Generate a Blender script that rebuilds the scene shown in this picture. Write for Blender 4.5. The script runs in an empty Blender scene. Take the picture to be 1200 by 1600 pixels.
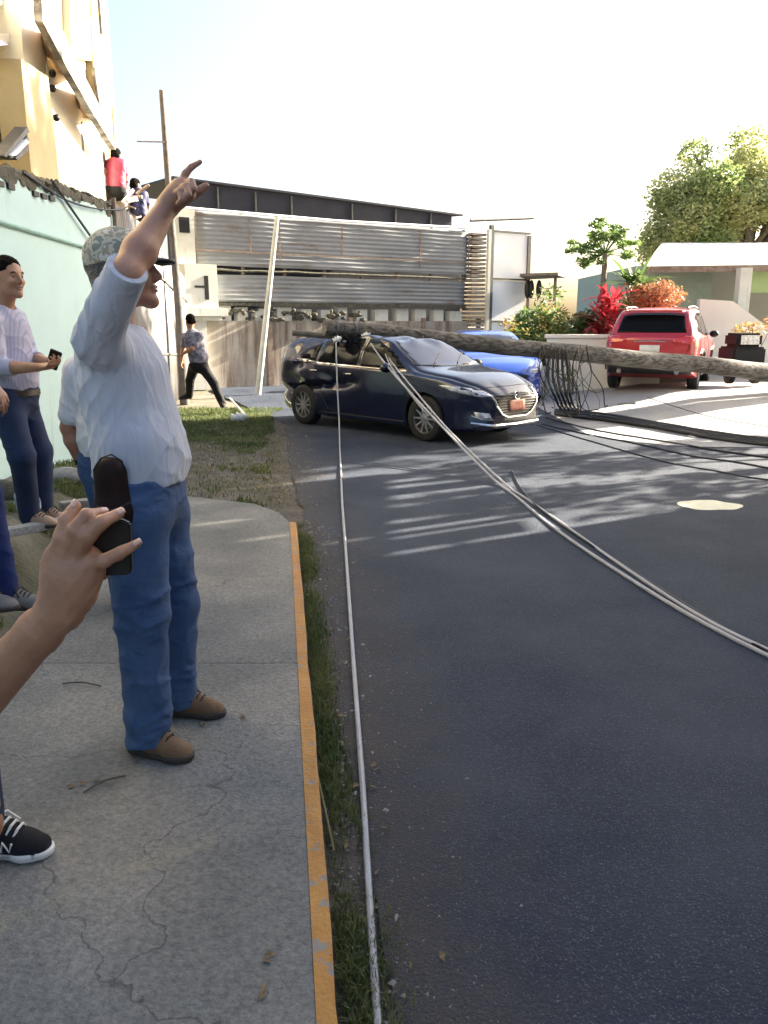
import bpy, bmesh, math, random
import numpy as np
from mathutils import Vector, Matrix, noise
from mathutils.bvhtree import BVHTree
from mathutils.geometry import delaunay_2d_cdt
random.seed(7); rng = np.random.default_rng(7)
SC = bpy.context.scene
COL = SC.collection

# ---------------- camera, sky, sun, exposure ----------------
H = 1.6; FPX = 1250.0; PITCH = math.atan(295/1250)
cam = bpy.data.cameras.new('camera'); camo = bpy.data.objects.new('camera', cam); COL.objects.link(camo)
camo.location = (0, 0, H); camo.rotation_euler = (math.pi/2 - PITCH, 0, 0)
cam.sensor_fit = 'HORIZONTAL'; cam.sensor_width = 36; cam.lens = 36*FPX/1200; cam.clip_start = .05; cam.clip_end = 2000
SC.camera = camo
SUN_AZ = math.radians(61); SUN_EL = math.radians(24)      # azimuth clockwise from +Y
W = bpy.data.worlds.new('World'); SC.world = W; W.use_nodes = True
nt = W.node_tree; bg = nt.nodes['Background']
sky = nt.nodes.new('ShaderNodeTexSky'); sky.sky_type = 'NISHITA'; sky.sun_disc = False
sky.sun_elevation = SUN_EL; sky.sun_rotation = SUN_AZ; sky.air_density = 1.0; sky.dust_density = 4.6; sky.ozone_density = 1.0
nt.links.new(sky.outputs[0], bg.inputs[0]); bg.inputs[1].default_value = .055
sl = bpy.data.lights.new('sun', 'SUN'); sl.energy = 4.8; sl.angle = math.radians(.5); sl.color = (1, .88, .70)
so = bpy.data.objects.new('sun', sl); COL.objects.link(so)
sdir = Vector((math.sin(SUN_AZ)*math.cos(SUN_EL), math.cos(SUN_AZ)*math.cos(SUN_EL), math.sin(SUN_EL)))
so.rotation_euler = sdir.to_track_quat('Z', 'Y').to_euler()
SC.view_settings.view_transform = 'Standard'; SC.view_settings.look = 'None'
SC.view_settings.exposure = 3.05; SC.view_settings.gamma = 1
SC.render.engine = 'CYCLES'; SC.cycles.use_denoising = True

# ---------------- pixel helpers: a photo pixel at a real depth or height -> a point ----------------
def ray(px, py):
    a = (px-600)/FPX; u = -(py-800)/FPX
    return Vector((a, math.cos(PITCH)+u*math.sin(PITCH), -math.sin(PITCH)+u*math.cos(PITCH)))
def G(px, py, z=0.0):
    d = ray(px, py); t = (z-H)/d.z; return Vector((d.x*t, d.y*t, z))
def P(px, py, Y):
    d = ray(px, py); t = Y/d.y; return Vector((d.x*t, Y, H+d.z*t))

# ---------------- materials ----------------
def _n(nt, t, **kw):
    n = nt.nodes.new(t)
    for k, v in kw.items(): setattr(n, k, v)
    return n
def mat(name, col, rough=.7, metal=0, var=.12, scale=6, bump=0, bscale=60, col2=None, mix=(.45, .6), stretch=(1, 1, 1), spec=.5, coat=0, sss=0, det=4, ior=None, extra=None, tr=0):
    m = bpy.data.materials.new(name); m.use_nodes = True; t = m.node_tree; L = t.links
    b = t.nodes['Principled BSDF']
    b.inputs['Roughness'].default_value = rough; b.inputs['Metallic'].default_value = metal
    b.inputs['Specular IOR Level'].default_value = spec; b.inputs['Coat Weight'].default_value = coat
    b.inputs['Coat Roughness'].default_value = .04
    if sss: b.inputs['Subsurface Weight'].default_value = sss; b.inputs['Subsurface Scale'].default_value = .01
    tc = _n(t, 'ShaderNodeTexCoord'); mp = _n(t, 'ShaderNodeMapping'); mp.inputs['Scale'].default_value = stretch
    L.new(tc.outputs['Object'], mp.inputs[0])
    nz = _n(t, 'ShaderNodeTexNoise'); nz.inputs['Scale'].default_value = scale; nz.inputs['Detail'].default_value = det
    nz.inputs['Roughness'].default_value = .6
    L.new(mp.outputs[0], nz.inputs['Vector'])
    rp = _n(t, 'ShaderNodeValToRGB')
    c = np.array(col)
    c2 = np.array(col2) if col2 else np.clip(c*(1+var), 0, 1)
    c1 = c if col2 else c*(1-var)
    rp.color_ramp.elements[0].color = (*c1, 1); rp.color_ramp.elements[1].color = (*c2, 1)
    rp.color_ramp.elements[0].position = mix[0] if col2 else .3; rp.color_ramp.elements[1].position = mix[1] if col2 else .7
    L.new(nz.outputs[0], rp.inputs[0]); L.new(rp.outputs[0], b.inputs['Base Color'])
    if bump:
        n2 = _n(t, 'ShaderNodeTexNoise'); n2.inputs['Scale'].default_value = bscale; n2.inputs['Detail'].default_value = 5
        L.new(mp.outputs[0], n2.inputs['Vector'])
        bp = _n(t, 'ShaderNodeBump'); bp.inputs['Strength'].default_value = bump; bp.inputs['Distance'].default_value = .02
        L.new(n2.outputs[0], bp.inputs['Height']); L.new(bp.outputs[0], b.inputs['Normal'])
    if tr:   # thin leaf / cloth: let some light through
        b.inputs['Transmission Weight'].default_value = 0
        tl = _n(t, 'ShaderNodeBsdfTranslucent'); mx = _n(t, 'ShaderNodeMixShader'); mx.inputs[0].default_value = tr
        L.new(rp.outputs[0], tl.inputs[0]); L.new(b.outputs[0], mx.inputs[1]); L.new(tl.outputs[0], mx.inputs[2])
        L.new(mx.outputs[0], t.nodes['Material Output'].inputs[0])
    if extra: extra(m, t, L, b, mp, rp)
    return m

# ---------------- objects ----------------
def setp(o, label=None, cat=None, group=None, kind=None):
    if label: o['label'] = label
    if cat: o['category'] = cat
    if group: o['group'] = group
    if kind: o['kind'] = kind
    return o
def thing(name, label, cat, loc=(0, 0, 0), rz=0, group=None):
    o = bpy.data.objects.new(name, None); COL.objects.link(o); o.location = loc; o.rotation_euler = (0, 0, rz)
    o.empty_display_size = .1
    return setp(o, label, cat, group)
LOCAL = set()      # things whose parts are modelled in the thing's own space
def link(name, me, parent=None, label=None):
    o = bpy.data.objects.new(name, me); COL.objects.link(o)
    if parent:
        o.parent = parent
        q = parent; off = Vector((0, 0, 0)); loc = False
        while q: off += q.location; loc = loc or q.name in LOCAL; q = q.parent
        if not loc: o.location = -off
    if label: o['label'] = label
    return o
class MB:
    """collects shapes and links them as one mesh; ws: vertices are in world space"""
    def __init__(s): s.v = []; s.f = []; s.m = []; s.cm = 0; s.g = []
    def add(s, vs, fs):
        n = len(s.v); s.g.append((n, len(s.f), len(vs), len(fs))); s.v += [tuple(v) for v in vs]; s.f += [tuple(i+n for i in f) for f in fs]; s.m += [s.cm]*len(fs); return s
    def box(s, a, b, M=None):
        (x0, y0, z0), (x1, y1, z1) = a, b
        vs = [Vector(p) for p in [(x0,y0,z0),(x1,y0,z0),(x1,y1,z0),(x0,y1,z0),(x0,y0,z1),(x1,y0,z1),(x1,y1,z1),(x0,y1,z1)]]
        if M: vs = [M @ v for v in vs]
        return s.add(vs, [(0,3,2,1),(4,5,6,7),(0,1,5,4),(1,2,6,5),(2,3,7,6),(3,0,4,7)])
    def prism(s, poly, off, M=None):
        """poly: list of 3d points, extruded by the vector off"""
        n = len(poly); a = [Vector(p) for p in poly]; b = [p+Vector(off) for p in a]
        if M: a = [M@p for p in a]; b = [M@p for p in b]
        return s.add(a+b, [tuple(range(n))[::-1], tuple(range(n, 2*n))]+[(i, (i+1)%n, (i+1)%n+n, i+n) for i in range(n)])
    def tube(s, pts, r, seg=8, caps=True, M=None):
        pts = [Vector(p) for p in pts]; n = len(pts); rr = r if hasattr(r, '__len__') else [r]*n
        vs = []; prev = None
        for i, p in enumerate(pts):
            t = (pts[min(i+1, n-1)]-pts[max(i-1, 0)])
            if t.length < 1e-9: t = Vector((0, 0, 1))
            t.normalize()
            if prev is None:
                ref = Vector((0, 0, 1)) if abs(t.z) < .9 else Vector((1, 0, 0)); u = t.cross(ref).normalized()
            else:
                u = (prev-t*prev.dot(t))
                u = u.normalized() if u.length > 1e-6 else t.orthogonal().normalized()
            prev = u; w = t.cross(u)
            for k in range(seg):
                a = 2*math.pi*k/seg; vs.append(p+(u*math.cos(a)+w*math.sin(a))*rr[i])
        fs = [(i*seg+k, i*seg+(k+1)%seg, (i+1)*seg+(k+1)%seg, (i+1)*seg+k) for i in range(n-1) for k in range(seg)]
        if caps: fs += [tuple(range(seg))[::-1], tuple(range((n-1)*seg, n*seg))]
        if M: vs = [M@v for v in vs]
        return s.add(vs, fs)
    def lathe(s, prof, c, ax, seg=24, caps=True):
        """prof [(radius, along)] round axis ax through c"""
        ax = Vector(ax).normalized(); u = ax.orthogonal().normalized(); w = ax.cross(u); c = Vector(c); vs = []
        for r, h in prof:
            for k in range(seg):
                a = 2*math.pi*k/seg; vs.append(c+ax*h+(u*math.cos(a)+w*math.sin(a))*max(r, 1e-4))
        n = len(prof)
        fs = [(i*seg+k, i*seg+(k+1)%seg, (i+1)*seg+(k+1)%seg, (i+1)*seg+k) for i in range(n-1) for k in range(seg)]
        if caps: fs += [tuple(range(seg))[::-1], tuple(range((n-1)*seg, n*seg))]
        return s.add(vs, fs)
    def ball(s, c, r, nu=12, nv=8):
        c = Vector(c); r = Vector(r) if hasattr(r, '__len__') else Vector((r, r, r)); vs = []
        for i in range(nv+1):
            th = math.pi*i/nv
            for k in range(nu):
                a = 2*math.pi*k/nu; vs.append(c+Vector((r.x*math.sin(th)*math.cos(a), r.y*math.sin(th)*math.sin(a), r.z*math.cos(th))))
        return s.add(vs, [(i*nu+k, (i+1)*nu+k, (i+1)*nu+(k+1)%nu, i*nu+(k+1)%nu) for i in range(nv) for k in range(nu)])
    def each(s, name, mats, parent=None, smooth=False, bevel=0):
        """one object per shape that was added"""
        out = []
        for v0, f0, nv, nf in s.g:
            q = MB(); q.v = s.v[v0:v0+nv]; q.f = [tuple(i-v0 for i in f) for f in s.f[f0:f0+nf]]; out.append(q.build(name, mats, parent, smooth, None, bevel))
        return out
    def build(s, name, mats, parent=None, smooth=False, label=None, bevel=0):
        me = bpy.data.meshes.new(name); me.from_pydata(s.v, [], s.f); me.update()
        mats = mats if isinstance(mats, (list, tuple)) else [mats]
        for m in mats: me.materials.append(m)
        if len(mats) > 1: me.polygons.foreach_set('material_index', s.m)
        bm = bmesh.new(); bm.from_mesh(me); bmesh.ops.recalc_face_normals(bm, faces=bm.faces)
        if bevel: 
            bmesh.ops.bevel(bm, geom=[e for e in bm.edges if e.calc_face_angle(0) > .6], offset=bevel, segments=2, affect='EDGES', clamp_overlap=True)
        bm.to_mesh(me); bm.free()
        if smooth:
            me.polygons.foreach_set('use_smooth', [True]*len(me.polygons)); me.set_sharp_from_angle(angle=math.radians(45))
        return link(name, me, parent, label)
def mesh_np(name, V, F, mats, parent=None, smooth=True, label=None, mi=None):
    me = bpy.data.meshes.new(name); V = np.asarray(V, dtype=np.float32); F = np.asarray(F, dtype=np.int32); k = F.shape[1]
    me.vertices.add(len(V)); me.vertices.foreach_set('co', V.ravel())
    me.loops.add(F.size); me.loops.foreach_set('vertex_index', F.ravel())
    me.polygons.add(len(F)); me.polygons.foreach_set('loop_start', np.arange(0, F.size, k, dtype=np.int32))
    me.update(calc_edges=True); me.validate()
    for m in (mats if isinstance(mats, (list, tuple)) else [mats]): me.materials.append(m)
    if mi is not None: me.polygons.foreach_set('material_index', np.asarray(mi, dtype=np.int32))
    me.polygons.foreach_set('use_smooth', [bool(smooth)]*len(me.polygons))
    return link(name, me, parent, label)

# ---------------- signed-distance modelling (figures, shoes) ----------------
def _v(a): return np.array(tuple(a), dtype=np.float64)
def cone(a, b, ra, rb=None, k=.02, n=None, s=1.0): return ('c', _v(a), _v(b), ra, ra if rb is None else rb, k, None if n is None else _v(n)/np.linalg.norm(_v(n)), s)
def ell(c, F, S, U, r, k=.02): return ('e', _v(c), np.stack([_v(F), _v(S), _v(U)]), _v(r), k)
def sub(a, b, r, k=.008): return ('s', _v(a), _v(b), r, k)
def cut(n, p, k=.004): return ('p', _v(n), _v(p), k)
def _smin(a, b, k):
    h = np.clip(.5+.5*(b-a)/k, 0, 1); return b*(1-h)+a*h-k*h*(1-h)
def _capd(X, Y, Z, a, b, ra, rb, n=None, s=1.0):
    px, py, pz = X-a[0], Y-a[1], Z-a[2]; ba = b-a
    if n is not None:
        q = (px*n[0]+py*n[1]+pz*n[2])*(s-1); px = px+q*n[0]; py = py+q*n[1]; pz = pz+q*n[2]; ba = ba+(s-1)*ba.dot(n)*n
    L2 = max(ba.dot(ba), 1e-9); t = np.clip((px*ba[0]+py*ba[1]+pz*ba[2])/L2, 0, 1)
    d = np.sqrt((px-t*ba[0])**2+(py-t*ba[1])**2+(pz-t*ba[2])**2)-(ra+(rb-ra)*t)
    return d/ max(1, s*.7) if n is not None else d
def sdf_mesh(prims, h, lo=None, hi=None, disp=None):
    bb = []
    for p in prims:
        if p[0] == 'c': r = max(p[3], p[4]); bb += [p[1]-r, p[2]-r, p[1]+r, p[2]+r]
        elif p[0] == 'e': r = p[3].max(); bb += [p[1]-r, p[1]+r]
    bb = np.array(bb); l = bb.min(0)-3*h-.01; u = bb.max(0)+3*h+.01
    if lo is not None: l = np.maximum(l, _v(lo))
    if hi is not None: u = np.minimum(u, _v(hi))
    N = np.ceil((u-l)/h).astype(int)+1
    V = np.full(N, .5, dtype=np.float32); ax = [l[i]+h*np.arange(N[i]) for i in range(3)]
    def box(a, b):
        i0 = np.clip(np.floor((a-l)/h).astype(int), 0, N); i1 = np.clip(np.ceil((b-l)/h).astype(int)+1, 0, N); return i0, i1
    for p in prims:
        if p[0] in 'cs':
            a, b = p[1], p[2]; r = max(p[3], p[4]) if p[0] == 'c' else p[3]; k = p[5] if p[0] == 'c' else p[4]
            i0, i1 = box(np.minimum(a, b)-r-k-3*h, np.maximum(a, b)+r+k+3*h)
        elif p[0] == 'e': k = p[4]; i0, i1 = box(p[1]-p[3].max()-k-3*h, p[1]+p[3].max()+k+3*h)
        else: i0, i1 = np.zeros(3, int), N.copy()
        if (i1 <= i0).any(): continue
        sl = tuple(slice(i0[i], i1[i]) for i in range(3))
        X, Y, Z = np.meshgrid(*[ax[i][sl[i]] for i in range(3)], indexing='ij', sparse=True)
        if p[0] == 'c': V[sl] = _smin(V[sl], _capd(X, Y, Z, a, b, p[3], p[4], p[6], p[7]), k)
        elif p[0] == 's': V[sl] = -_smin(-V[sl], _capd(X, Y, Z, a, b, r, r), k)
        elif p[0] == 'e':
            R = p[2]; c = p[1]; q = 0
            for i in range(3): q = q+(((X-c[0])*R[i][0]+(Y-c[1])*R[i][1]+(Z-c[2])*R[i][2])/p[3][i])**2
            V[sl] = _smin(V[sl], (np.sqrt(q)-1)*p[3].min(), k)
        else:
            n, q = p[1], p[2]; V[sl] = -_smin(-V[sl], -((X-q[0])*n[0]+(Y-q[1])*n[1]+(Z-q[2])*n[2]), p[3])
    if disp is not None:
        idx = np.nonzero(np.abs(V) < .04)
        V[idx] += disp(ax[0][idx[0]], ax[1][idx[1]], ax[2][idx[2]]).astype(np.float32)
    V[0] = V[-1] = 1; V[:, 0] = V[:, -1] = 1; V[:, :, 0] = V[:, :, -1] = 1
    # surface nets
    S = V < 0; c = [(i, j, k) for i in (0, 1) for j in (0, 1) for k in (0, 1)]
    cnt = sum(S[i:N[0]-1+i, j:N[1]-1+j, k:N[2]-1+k].astype(np.int8) for i, j, k in c)
    act = np.nonzero((cnt > 0) & (cnt < 8)); A = np.stack(act, 1); n = len(A)
    ids = -np.ones(tuple(N-1), dtype=np.int32); ids[act] = np.arange(n)
    acc = np.zeros((n, 3)); w = np.zeros(n)
    cv = {q: V[A[:, 0]+q[0], A[:, 1]+q[1], A[:, 2]+q[2]].astype(np.float64) for q in c}
    for q in c:
        for d in range(3):
            if q[d] == 0:
                q2 = tuple(1 if i == d else q[i] for i in range(3)); a, b = cv[q], cv[q2]
                m = (a < 0) != (b < 0); t = np.where(m, a/np.where(m, a-b, 1), 0)
                pt = np.array(q, float)[None, :].repeat(n, 0); pt[:, d] = t; acc += pt*m[:, None]; w += m
    VV = l+(A+acc/np.maximum(w, 1)[:, None])*h
    F = []
    for d in range(3):
        e, g = (d+1) % 3, (d+2) % 3
        s0 = [slice(1, -1)]*3; s0[d] = slice(0, -1); s1 = list(s0); s1[d] = slice(1, None)
        a, b = S[tuple(s0)], S[tuple(s1)]; q = np.nonzero(a != b)
        base = np.stack(q, 1); base[:, e] += 1; base[:, g] += 1
        def at(de, dg):
            z = base.copy(); z[:, e] -= de; z[:, g] -= dg; return ids[z[:, 0], z[:, 1], z[:, 2]]
        Q = np.stack([at(1, 1), at(0, 1), at(0, 0), at(1, 0)], 1); fl = ~a[q]; Q[fl] = Q[fl][:, ::-1]; F.append(Q)
    F = np.concatenate(F); F = F[(F >= 0).all(1)]
    return VV, F
def smooth_np(V, F, it=2, lam=.5):
    E = np.concatenate([F[:, [0, 1]], F[:, [1, 2]], F[:, [2, 3]], F[:, [3, 0]]])
    for _ in range(it):
        s = np.zeros_like(V); c = np.zeros(len(V))
        np.add.at(s, E[:, 0], V[E[:, 1]]); np.add.at(c, E[:, 0], 1); np.add.at(s, E[:, 1], V[E[:, 0]]); np.add.at(c, E[:, 1], 1)
        V = V+lam*(s/np.maximum(c, 1)[:, None]-V)
    return V
def sdf_obj(name, prims, h, m, parent, lo=None, hi=None, disp=None, label=None, it=1, mi=None):
    V, F = sdf_mesh(prims, h, lo, hi, disp)
    if it: V = smooth_np(V, F, it)
    idx = mi(V[F].mean(1)) if mi else None
    return mesh_np(name, V, F, m, parent, True, label, idx)
def folds(amp, dirs, seed=0):
    """cloth folds: warped sine ridges. dirs: [(wave vector)]"""
    r = np.random.default_rng(seed); ph = r.uniform(0, 6, 20); wv = r.normal(size=(6, 3))*9
    def f(x, y, z):
        wx = sum(np.sin(x*a+y*b+z*c+p) for (a, b, c), p in zip(wv[:3], ph))*.5
        wy = sum(np.sin(x*a*2+y*b*2+z*c*2+p) for (a, b, c), p in zip(wv[3:], ph[3:]))*.4
        s = 0
        for i, (a, b, c) in enumerate(dirs):
            q = np.sin(x*a+y*b+z*c+wx*1.3+wy*.9+ph[6+i]); s = s+(1-np.abs(q))**2*(.5+.5*np.sin(wx*2+ph[10+i]))
        return -amp*s+amp*.4*wy
    return f
# ---------------- materials used ----------------
def worldmask_asphalt(m, t, L, b, mp, rp):
    """dust blown over the road's left edge, aggregate and patches: the road's own colour"""
    vo = _n(t, 'ShaderNodeTexVoronoi'); vo.inputs['Scale'].default_value = 120; L.new(mp.outputs[0], vo.inputs['Vector'])
    r2 = _n(t, 'ShaderNodeValToRGB'); r2.color_ramp.elements[0].position = .0; r2.color_ramp.elements[1].position = .42
    r2.color_ramp.elements[0].color = (1, 1, 1, 1); r2.color_ramp.elements[1].color = (0, 0, 0, 1); L.new(vo.outputs['Distance'], r2.inputs[0])
    nb = _n(t, 'ShaderNodeTexNoise'); nb.inputs['Scale'].default_value = 55; L.new(mp.outputs[0], nb.inputs['Vector'])
    r3 = _n(t, 'ShaderNodeValToRGB'); r3.color_ramp.elements[0].position = .38; r3.color_ramp.elements[1].position = .62; L.new(nb.outputs[0], r3.inputs[0])
    mu = _n(t, 'ShaderNodeMath', operation='MULTIPLY'); L.new(r2.outputs[0], mu.inputs[0]); L.new(r3.outputs[0], mu.inputs[1])
    mx = _n(t, 'ShaderNodeMix', data_type='RGBA'); L.new(mu.outputs[0], mx.inputs[0]); L.new(rp.outputs[0], mx.inputs[6]); mx.inputs[7].default_value = (.16, .18, .22, 1)
    # distance from the left edge
    sx = _n(t, 'ShaderNodeSeparateXYZ'); L.new(mp.outputs[0], sx.inputs[0])
    m1 = _n(t, 'ShaderNodeMath', operation='MULTIPLY_ADD'); L.new(sx.outputs[1], m1.inputs[0]); m1.inputs[1].default_value = .146; L.new(sx.outputs[0], m1.inputs[2])
    mm = _n(t, 'ShaderNodeMath', operation='SUBTRACT'); L.new(sx.outputs[1], mm.inputs[0]); mm.inputs[1].default_value = 12.6
    mk = _n(t, 'ShaderNodeMath', operation='MAXIMUM'); L.new(mm.outputs[0], mk.inputs[0]); mk.inputs[1].default_value = 0
    mo = _n(t, 'ShaderNodeMath', operation='MULTIPLY_ADD'); L.new(mk.outputs[0], mo.inputs[0]); mo.inputs[1].default_value = .6; L.new(m1.outputs[0], mo.inputs[2]); m1 = mo
    n4 = _n(t, 'ShaderNodeTexNoise'); n4.inputs['Scale'].default_value = 3.0; n4.inputs['Detail'].default_value = 8; n4.inputs['Roughness'].default_value = .75; L.new(mp.outputs[0], n4.inputs['Vector'])
    m2 = _n(t, 'ShaderNodeMath', operation='MULTIPLY_ADD'); L.new(n4.outputs[0], m2.inputs[0]); m2.inputs[1].default_value = 1.1; L.new(m1.outputs[0], m2.inputs[2])
    mr = _n(t, 'ShaderNodeMapRange'); L.new(m2.outputs[0], mr.inputs[0]); mr.inputs[1].default_value = .65; mr.inputs[2].default_value = 1.35; mr.inputs[3].default_value = .85; mr.inputs[4].default_value = 0
    m5 = _n(t, 'ShaderNodeMix', data_type='RGBA'); L.new(mr.outputs[0], m5.inputs[0]); L.new(mx.outputs[2], m5.inputs[6]); m5.inputs[7].default_value = (.075, .064, .054, 1)
    L.new(m5.outputs[2], b.inputs['Base Color'])
M = {}
def pave_extra(m, t, L, b, mp, rp):
    """worn concrete with a pale streak of reflected light painted in and darker damp stains"""
    conc_extra(m, t, L, b, mp, rp); src = b.inputs['Base Color'].links[0].from_socket
    # thin cracks
    vc = _n(t, 'ShaderNodeTexVoronoi', feature='DISTANCE_TO_EDGE'); vc.inputs['Scale'].default_value = .9; dn = _n(t, 'ShaderNodeTexNoise'); dn.inputs['Scale'].default_value = 3; dn.inputs['Detail'].default_value = 6; L.new(mp.outputs[0], dn.inputs['Vector'])
    av = _n(t, 'ShaderNodeMix', data_type='RGBA'); av.inputs[0].default_value = .35; L.new(mp.outputs[0], av.inputs[6]); L.new(dn.outputs['Color'], av.inputs[7]); L.new(av.outputs[2], vc.inputs['Vector'])
    rc = _n(t, 'ShaderNodeMapRange'); L.new(vc.outputs[0], rc.inputs[0]); rc.inputs[1].default_value = .0; rc.inputs[2].default_value = .0035; rc.inputs[3].default_value = .45; rc.inputs[4].default_value = 1
    mc = _n(t, 'ShaderNodeMix', data_type='RGBA', blend_type='MULTIPLY'); mc.inputs[0].default_value = 1; L.new(src, mc.inputs[6]); L.new(rc.outputs[0], mc.inputs[7]); src = mc.outputs[2]
    A = G(60, 1420, .1); B = G(452, 1257, .1); d = (B-A).normalized(); nx, ny = -d.y, d.x; c0 = A.x*nx+A.y*ny  # line of the pale light streak painted into the colour
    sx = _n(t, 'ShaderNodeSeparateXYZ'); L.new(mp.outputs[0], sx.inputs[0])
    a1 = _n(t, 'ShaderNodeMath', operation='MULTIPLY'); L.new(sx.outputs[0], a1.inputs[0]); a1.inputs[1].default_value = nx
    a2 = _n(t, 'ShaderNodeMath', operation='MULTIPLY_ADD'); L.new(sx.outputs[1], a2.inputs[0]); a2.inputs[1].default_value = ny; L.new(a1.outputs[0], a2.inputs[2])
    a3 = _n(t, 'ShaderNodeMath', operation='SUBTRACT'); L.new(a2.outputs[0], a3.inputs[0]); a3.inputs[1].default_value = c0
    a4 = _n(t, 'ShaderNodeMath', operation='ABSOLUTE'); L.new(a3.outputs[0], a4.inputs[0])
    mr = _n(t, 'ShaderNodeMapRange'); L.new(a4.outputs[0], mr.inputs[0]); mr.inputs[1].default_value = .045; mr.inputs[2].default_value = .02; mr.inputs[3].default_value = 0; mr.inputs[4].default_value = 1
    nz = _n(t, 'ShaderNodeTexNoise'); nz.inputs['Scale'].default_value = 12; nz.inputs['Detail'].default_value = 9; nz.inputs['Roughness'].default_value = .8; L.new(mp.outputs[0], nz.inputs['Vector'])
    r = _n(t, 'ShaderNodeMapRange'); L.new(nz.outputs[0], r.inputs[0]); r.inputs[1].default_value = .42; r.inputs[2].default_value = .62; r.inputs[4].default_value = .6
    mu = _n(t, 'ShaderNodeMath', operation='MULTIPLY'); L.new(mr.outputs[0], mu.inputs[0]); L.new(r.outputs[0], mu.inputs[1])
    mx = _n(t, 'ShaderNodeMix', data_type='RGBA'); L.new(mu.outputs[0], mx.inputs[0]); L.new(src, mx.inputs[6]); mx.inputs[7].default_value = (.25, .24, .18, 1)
    n2 = _n(t, 'ShaderNodeTexNoise'); n2.inputs['Scale'].default_value = 1.3; n2.inputs['Detail'].default_value = 6; L.new(mp.outputs[0], n2.inputs['Vector'])
    r2 = _n(t, 'ShaderNodeValToRGB'); r2.color_ramp.elements[0].position = .42; r2.color_ramp.elements[1].position = .6; r2.color_ramp.elements[0].color = (.72, .74, .76, 1); L.new(n2.outputs[0], r2.inputs[0])
    m3 = _n(t, 'ShaderNodeMix', data_type='RGBA', blend_type='MULTIPLY'); m3.inputs[0].default_value = 1; L.new(mx.outputs[2], m3.inputs[6]); L.new(r2.outputs[0], m3.inputs[7]); L.new(m3.outputs[2], b.inputs['Base Color'])
M['asphalt'] = mat('asphalt', (.018, .027, .048), .75, scale=1.1, col2=(.046, .058, .082), mix=(.32, .68), spec=.2, bump=.9, bscale=120, det=10, extra=worldmask_asphalt)
M['patch'] = mat('asphalt_patch', (.05, .05, .05), .8, scale=30, var=.3, bump=.6, bscale=120)
def conc_extra(m, t, L, b, mp, rp):
    nb = _n(t, 'ShaderNodeTexNoise'); nb.inputs['Scale'].default_value = 48; nb.inputs['Detail'].default_value = 7; nb.inputs['Roughness'].default_value = .8; L.new(mp.outputs[0], nb.inputs['Vector'])
    r3 = _n(t, 'ShaderNodeValToRGB'); r3.color_ramp.elements[0].position = .35; r3.color_ramp.elements[1].position = .62
    r3.color_ramp.elements[0].color = (.55, .56, .58, 1); r3.color_ramp.elements[1].color = (1.18, 1.18, 1.15, 1); L.new(nb.outputs[0], r3.inputs[0])
    mx = _n(t, 'ShaderNodeMix', data_type='RGBA', blend_type='MULTIPLY'); mx.inputs[0].default_value = 1; L.new(rp.outputs[0], mx.inputs[6]); L.new(r3.outputs[0], mx.inputs[7])
    L.new(mx.outputs[2], b.inputs['Base Color'])
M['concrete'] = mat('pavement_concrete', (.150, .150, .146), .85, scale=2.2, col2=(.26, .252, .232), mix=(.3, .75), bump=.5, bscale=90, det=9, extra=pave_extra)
M['drive'] = mat('driveway_concrete', (.27, .27, .28), .85, scale=1.4, col2=(.37, .37, .365), mix=(.3, .75), bump=.4, bscale=60, det=8, extra=conc_extra)
M['dirt'] = mat('dirt', (.055, .047, .038), .95, scale=5, col2=(.12, .106, .088), mix=(.35, .7), bump=1, bscale=45, det=10)
M['soil'] = mat('soil_grass', (.075, .072, .042), .95, scale=1.6, col2=(.15, .135, .105), mix=(.4, .62), bump=1, bscale=30, det=10)
def paint_extra(m, t, L, b, mp, rp):
    nb = _n(t, 'ShaderNodeTexNoise'); nb.inputs['Scale'].default_value = 26; nb.inputs['Detail'].default_value = 8; L.new(mp.outputs[0], nb.inputs['Vector'])
    r3 = _n(t, 'ShaderNodeValToRGB'); r3.color_ramp.elements[0].position = .56; r3.color_ramp.elements[1].position = .66; L.new(nb.outputs[0], r3.inputs[0])
    mx = _n(t, 'ShaderNodeMix', data_type='RGBA'); L.new(r3.outputs[0], mx.inputs[0]); L.new(rp.outputs[0], mx.inputs[6]); mx.inputs[7].default_value = (.2, .19, .17, 1)
    L.new(mx.outputs[2], b.inputs['Base Color'])
M['kerb'] = mat('worn_ochre_paint', (.30, .135, .025), .7, scale=7, col2=(.42, .21, .045), mix=(.3, .7), bump=.4, bscale=60, extra=paint_extra)
M['fade'] = mat('faded_paint', (.19, .19, .18), .8, scale=14, col2=(.26, .26, .235), mix=(.3, .7), bump=.3)  # pale tone for painting the pavement's light streak
M['mintdark'] = mat('mint_trim', (.2, .34, .31), .7, var=.1)
M['moss'] = mat('black_mould', (.045, .045, .035), .95, scale=12, col2=(.13, .12, .09), mix=(.4, .7), bump=1, bscale=40)
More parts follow.
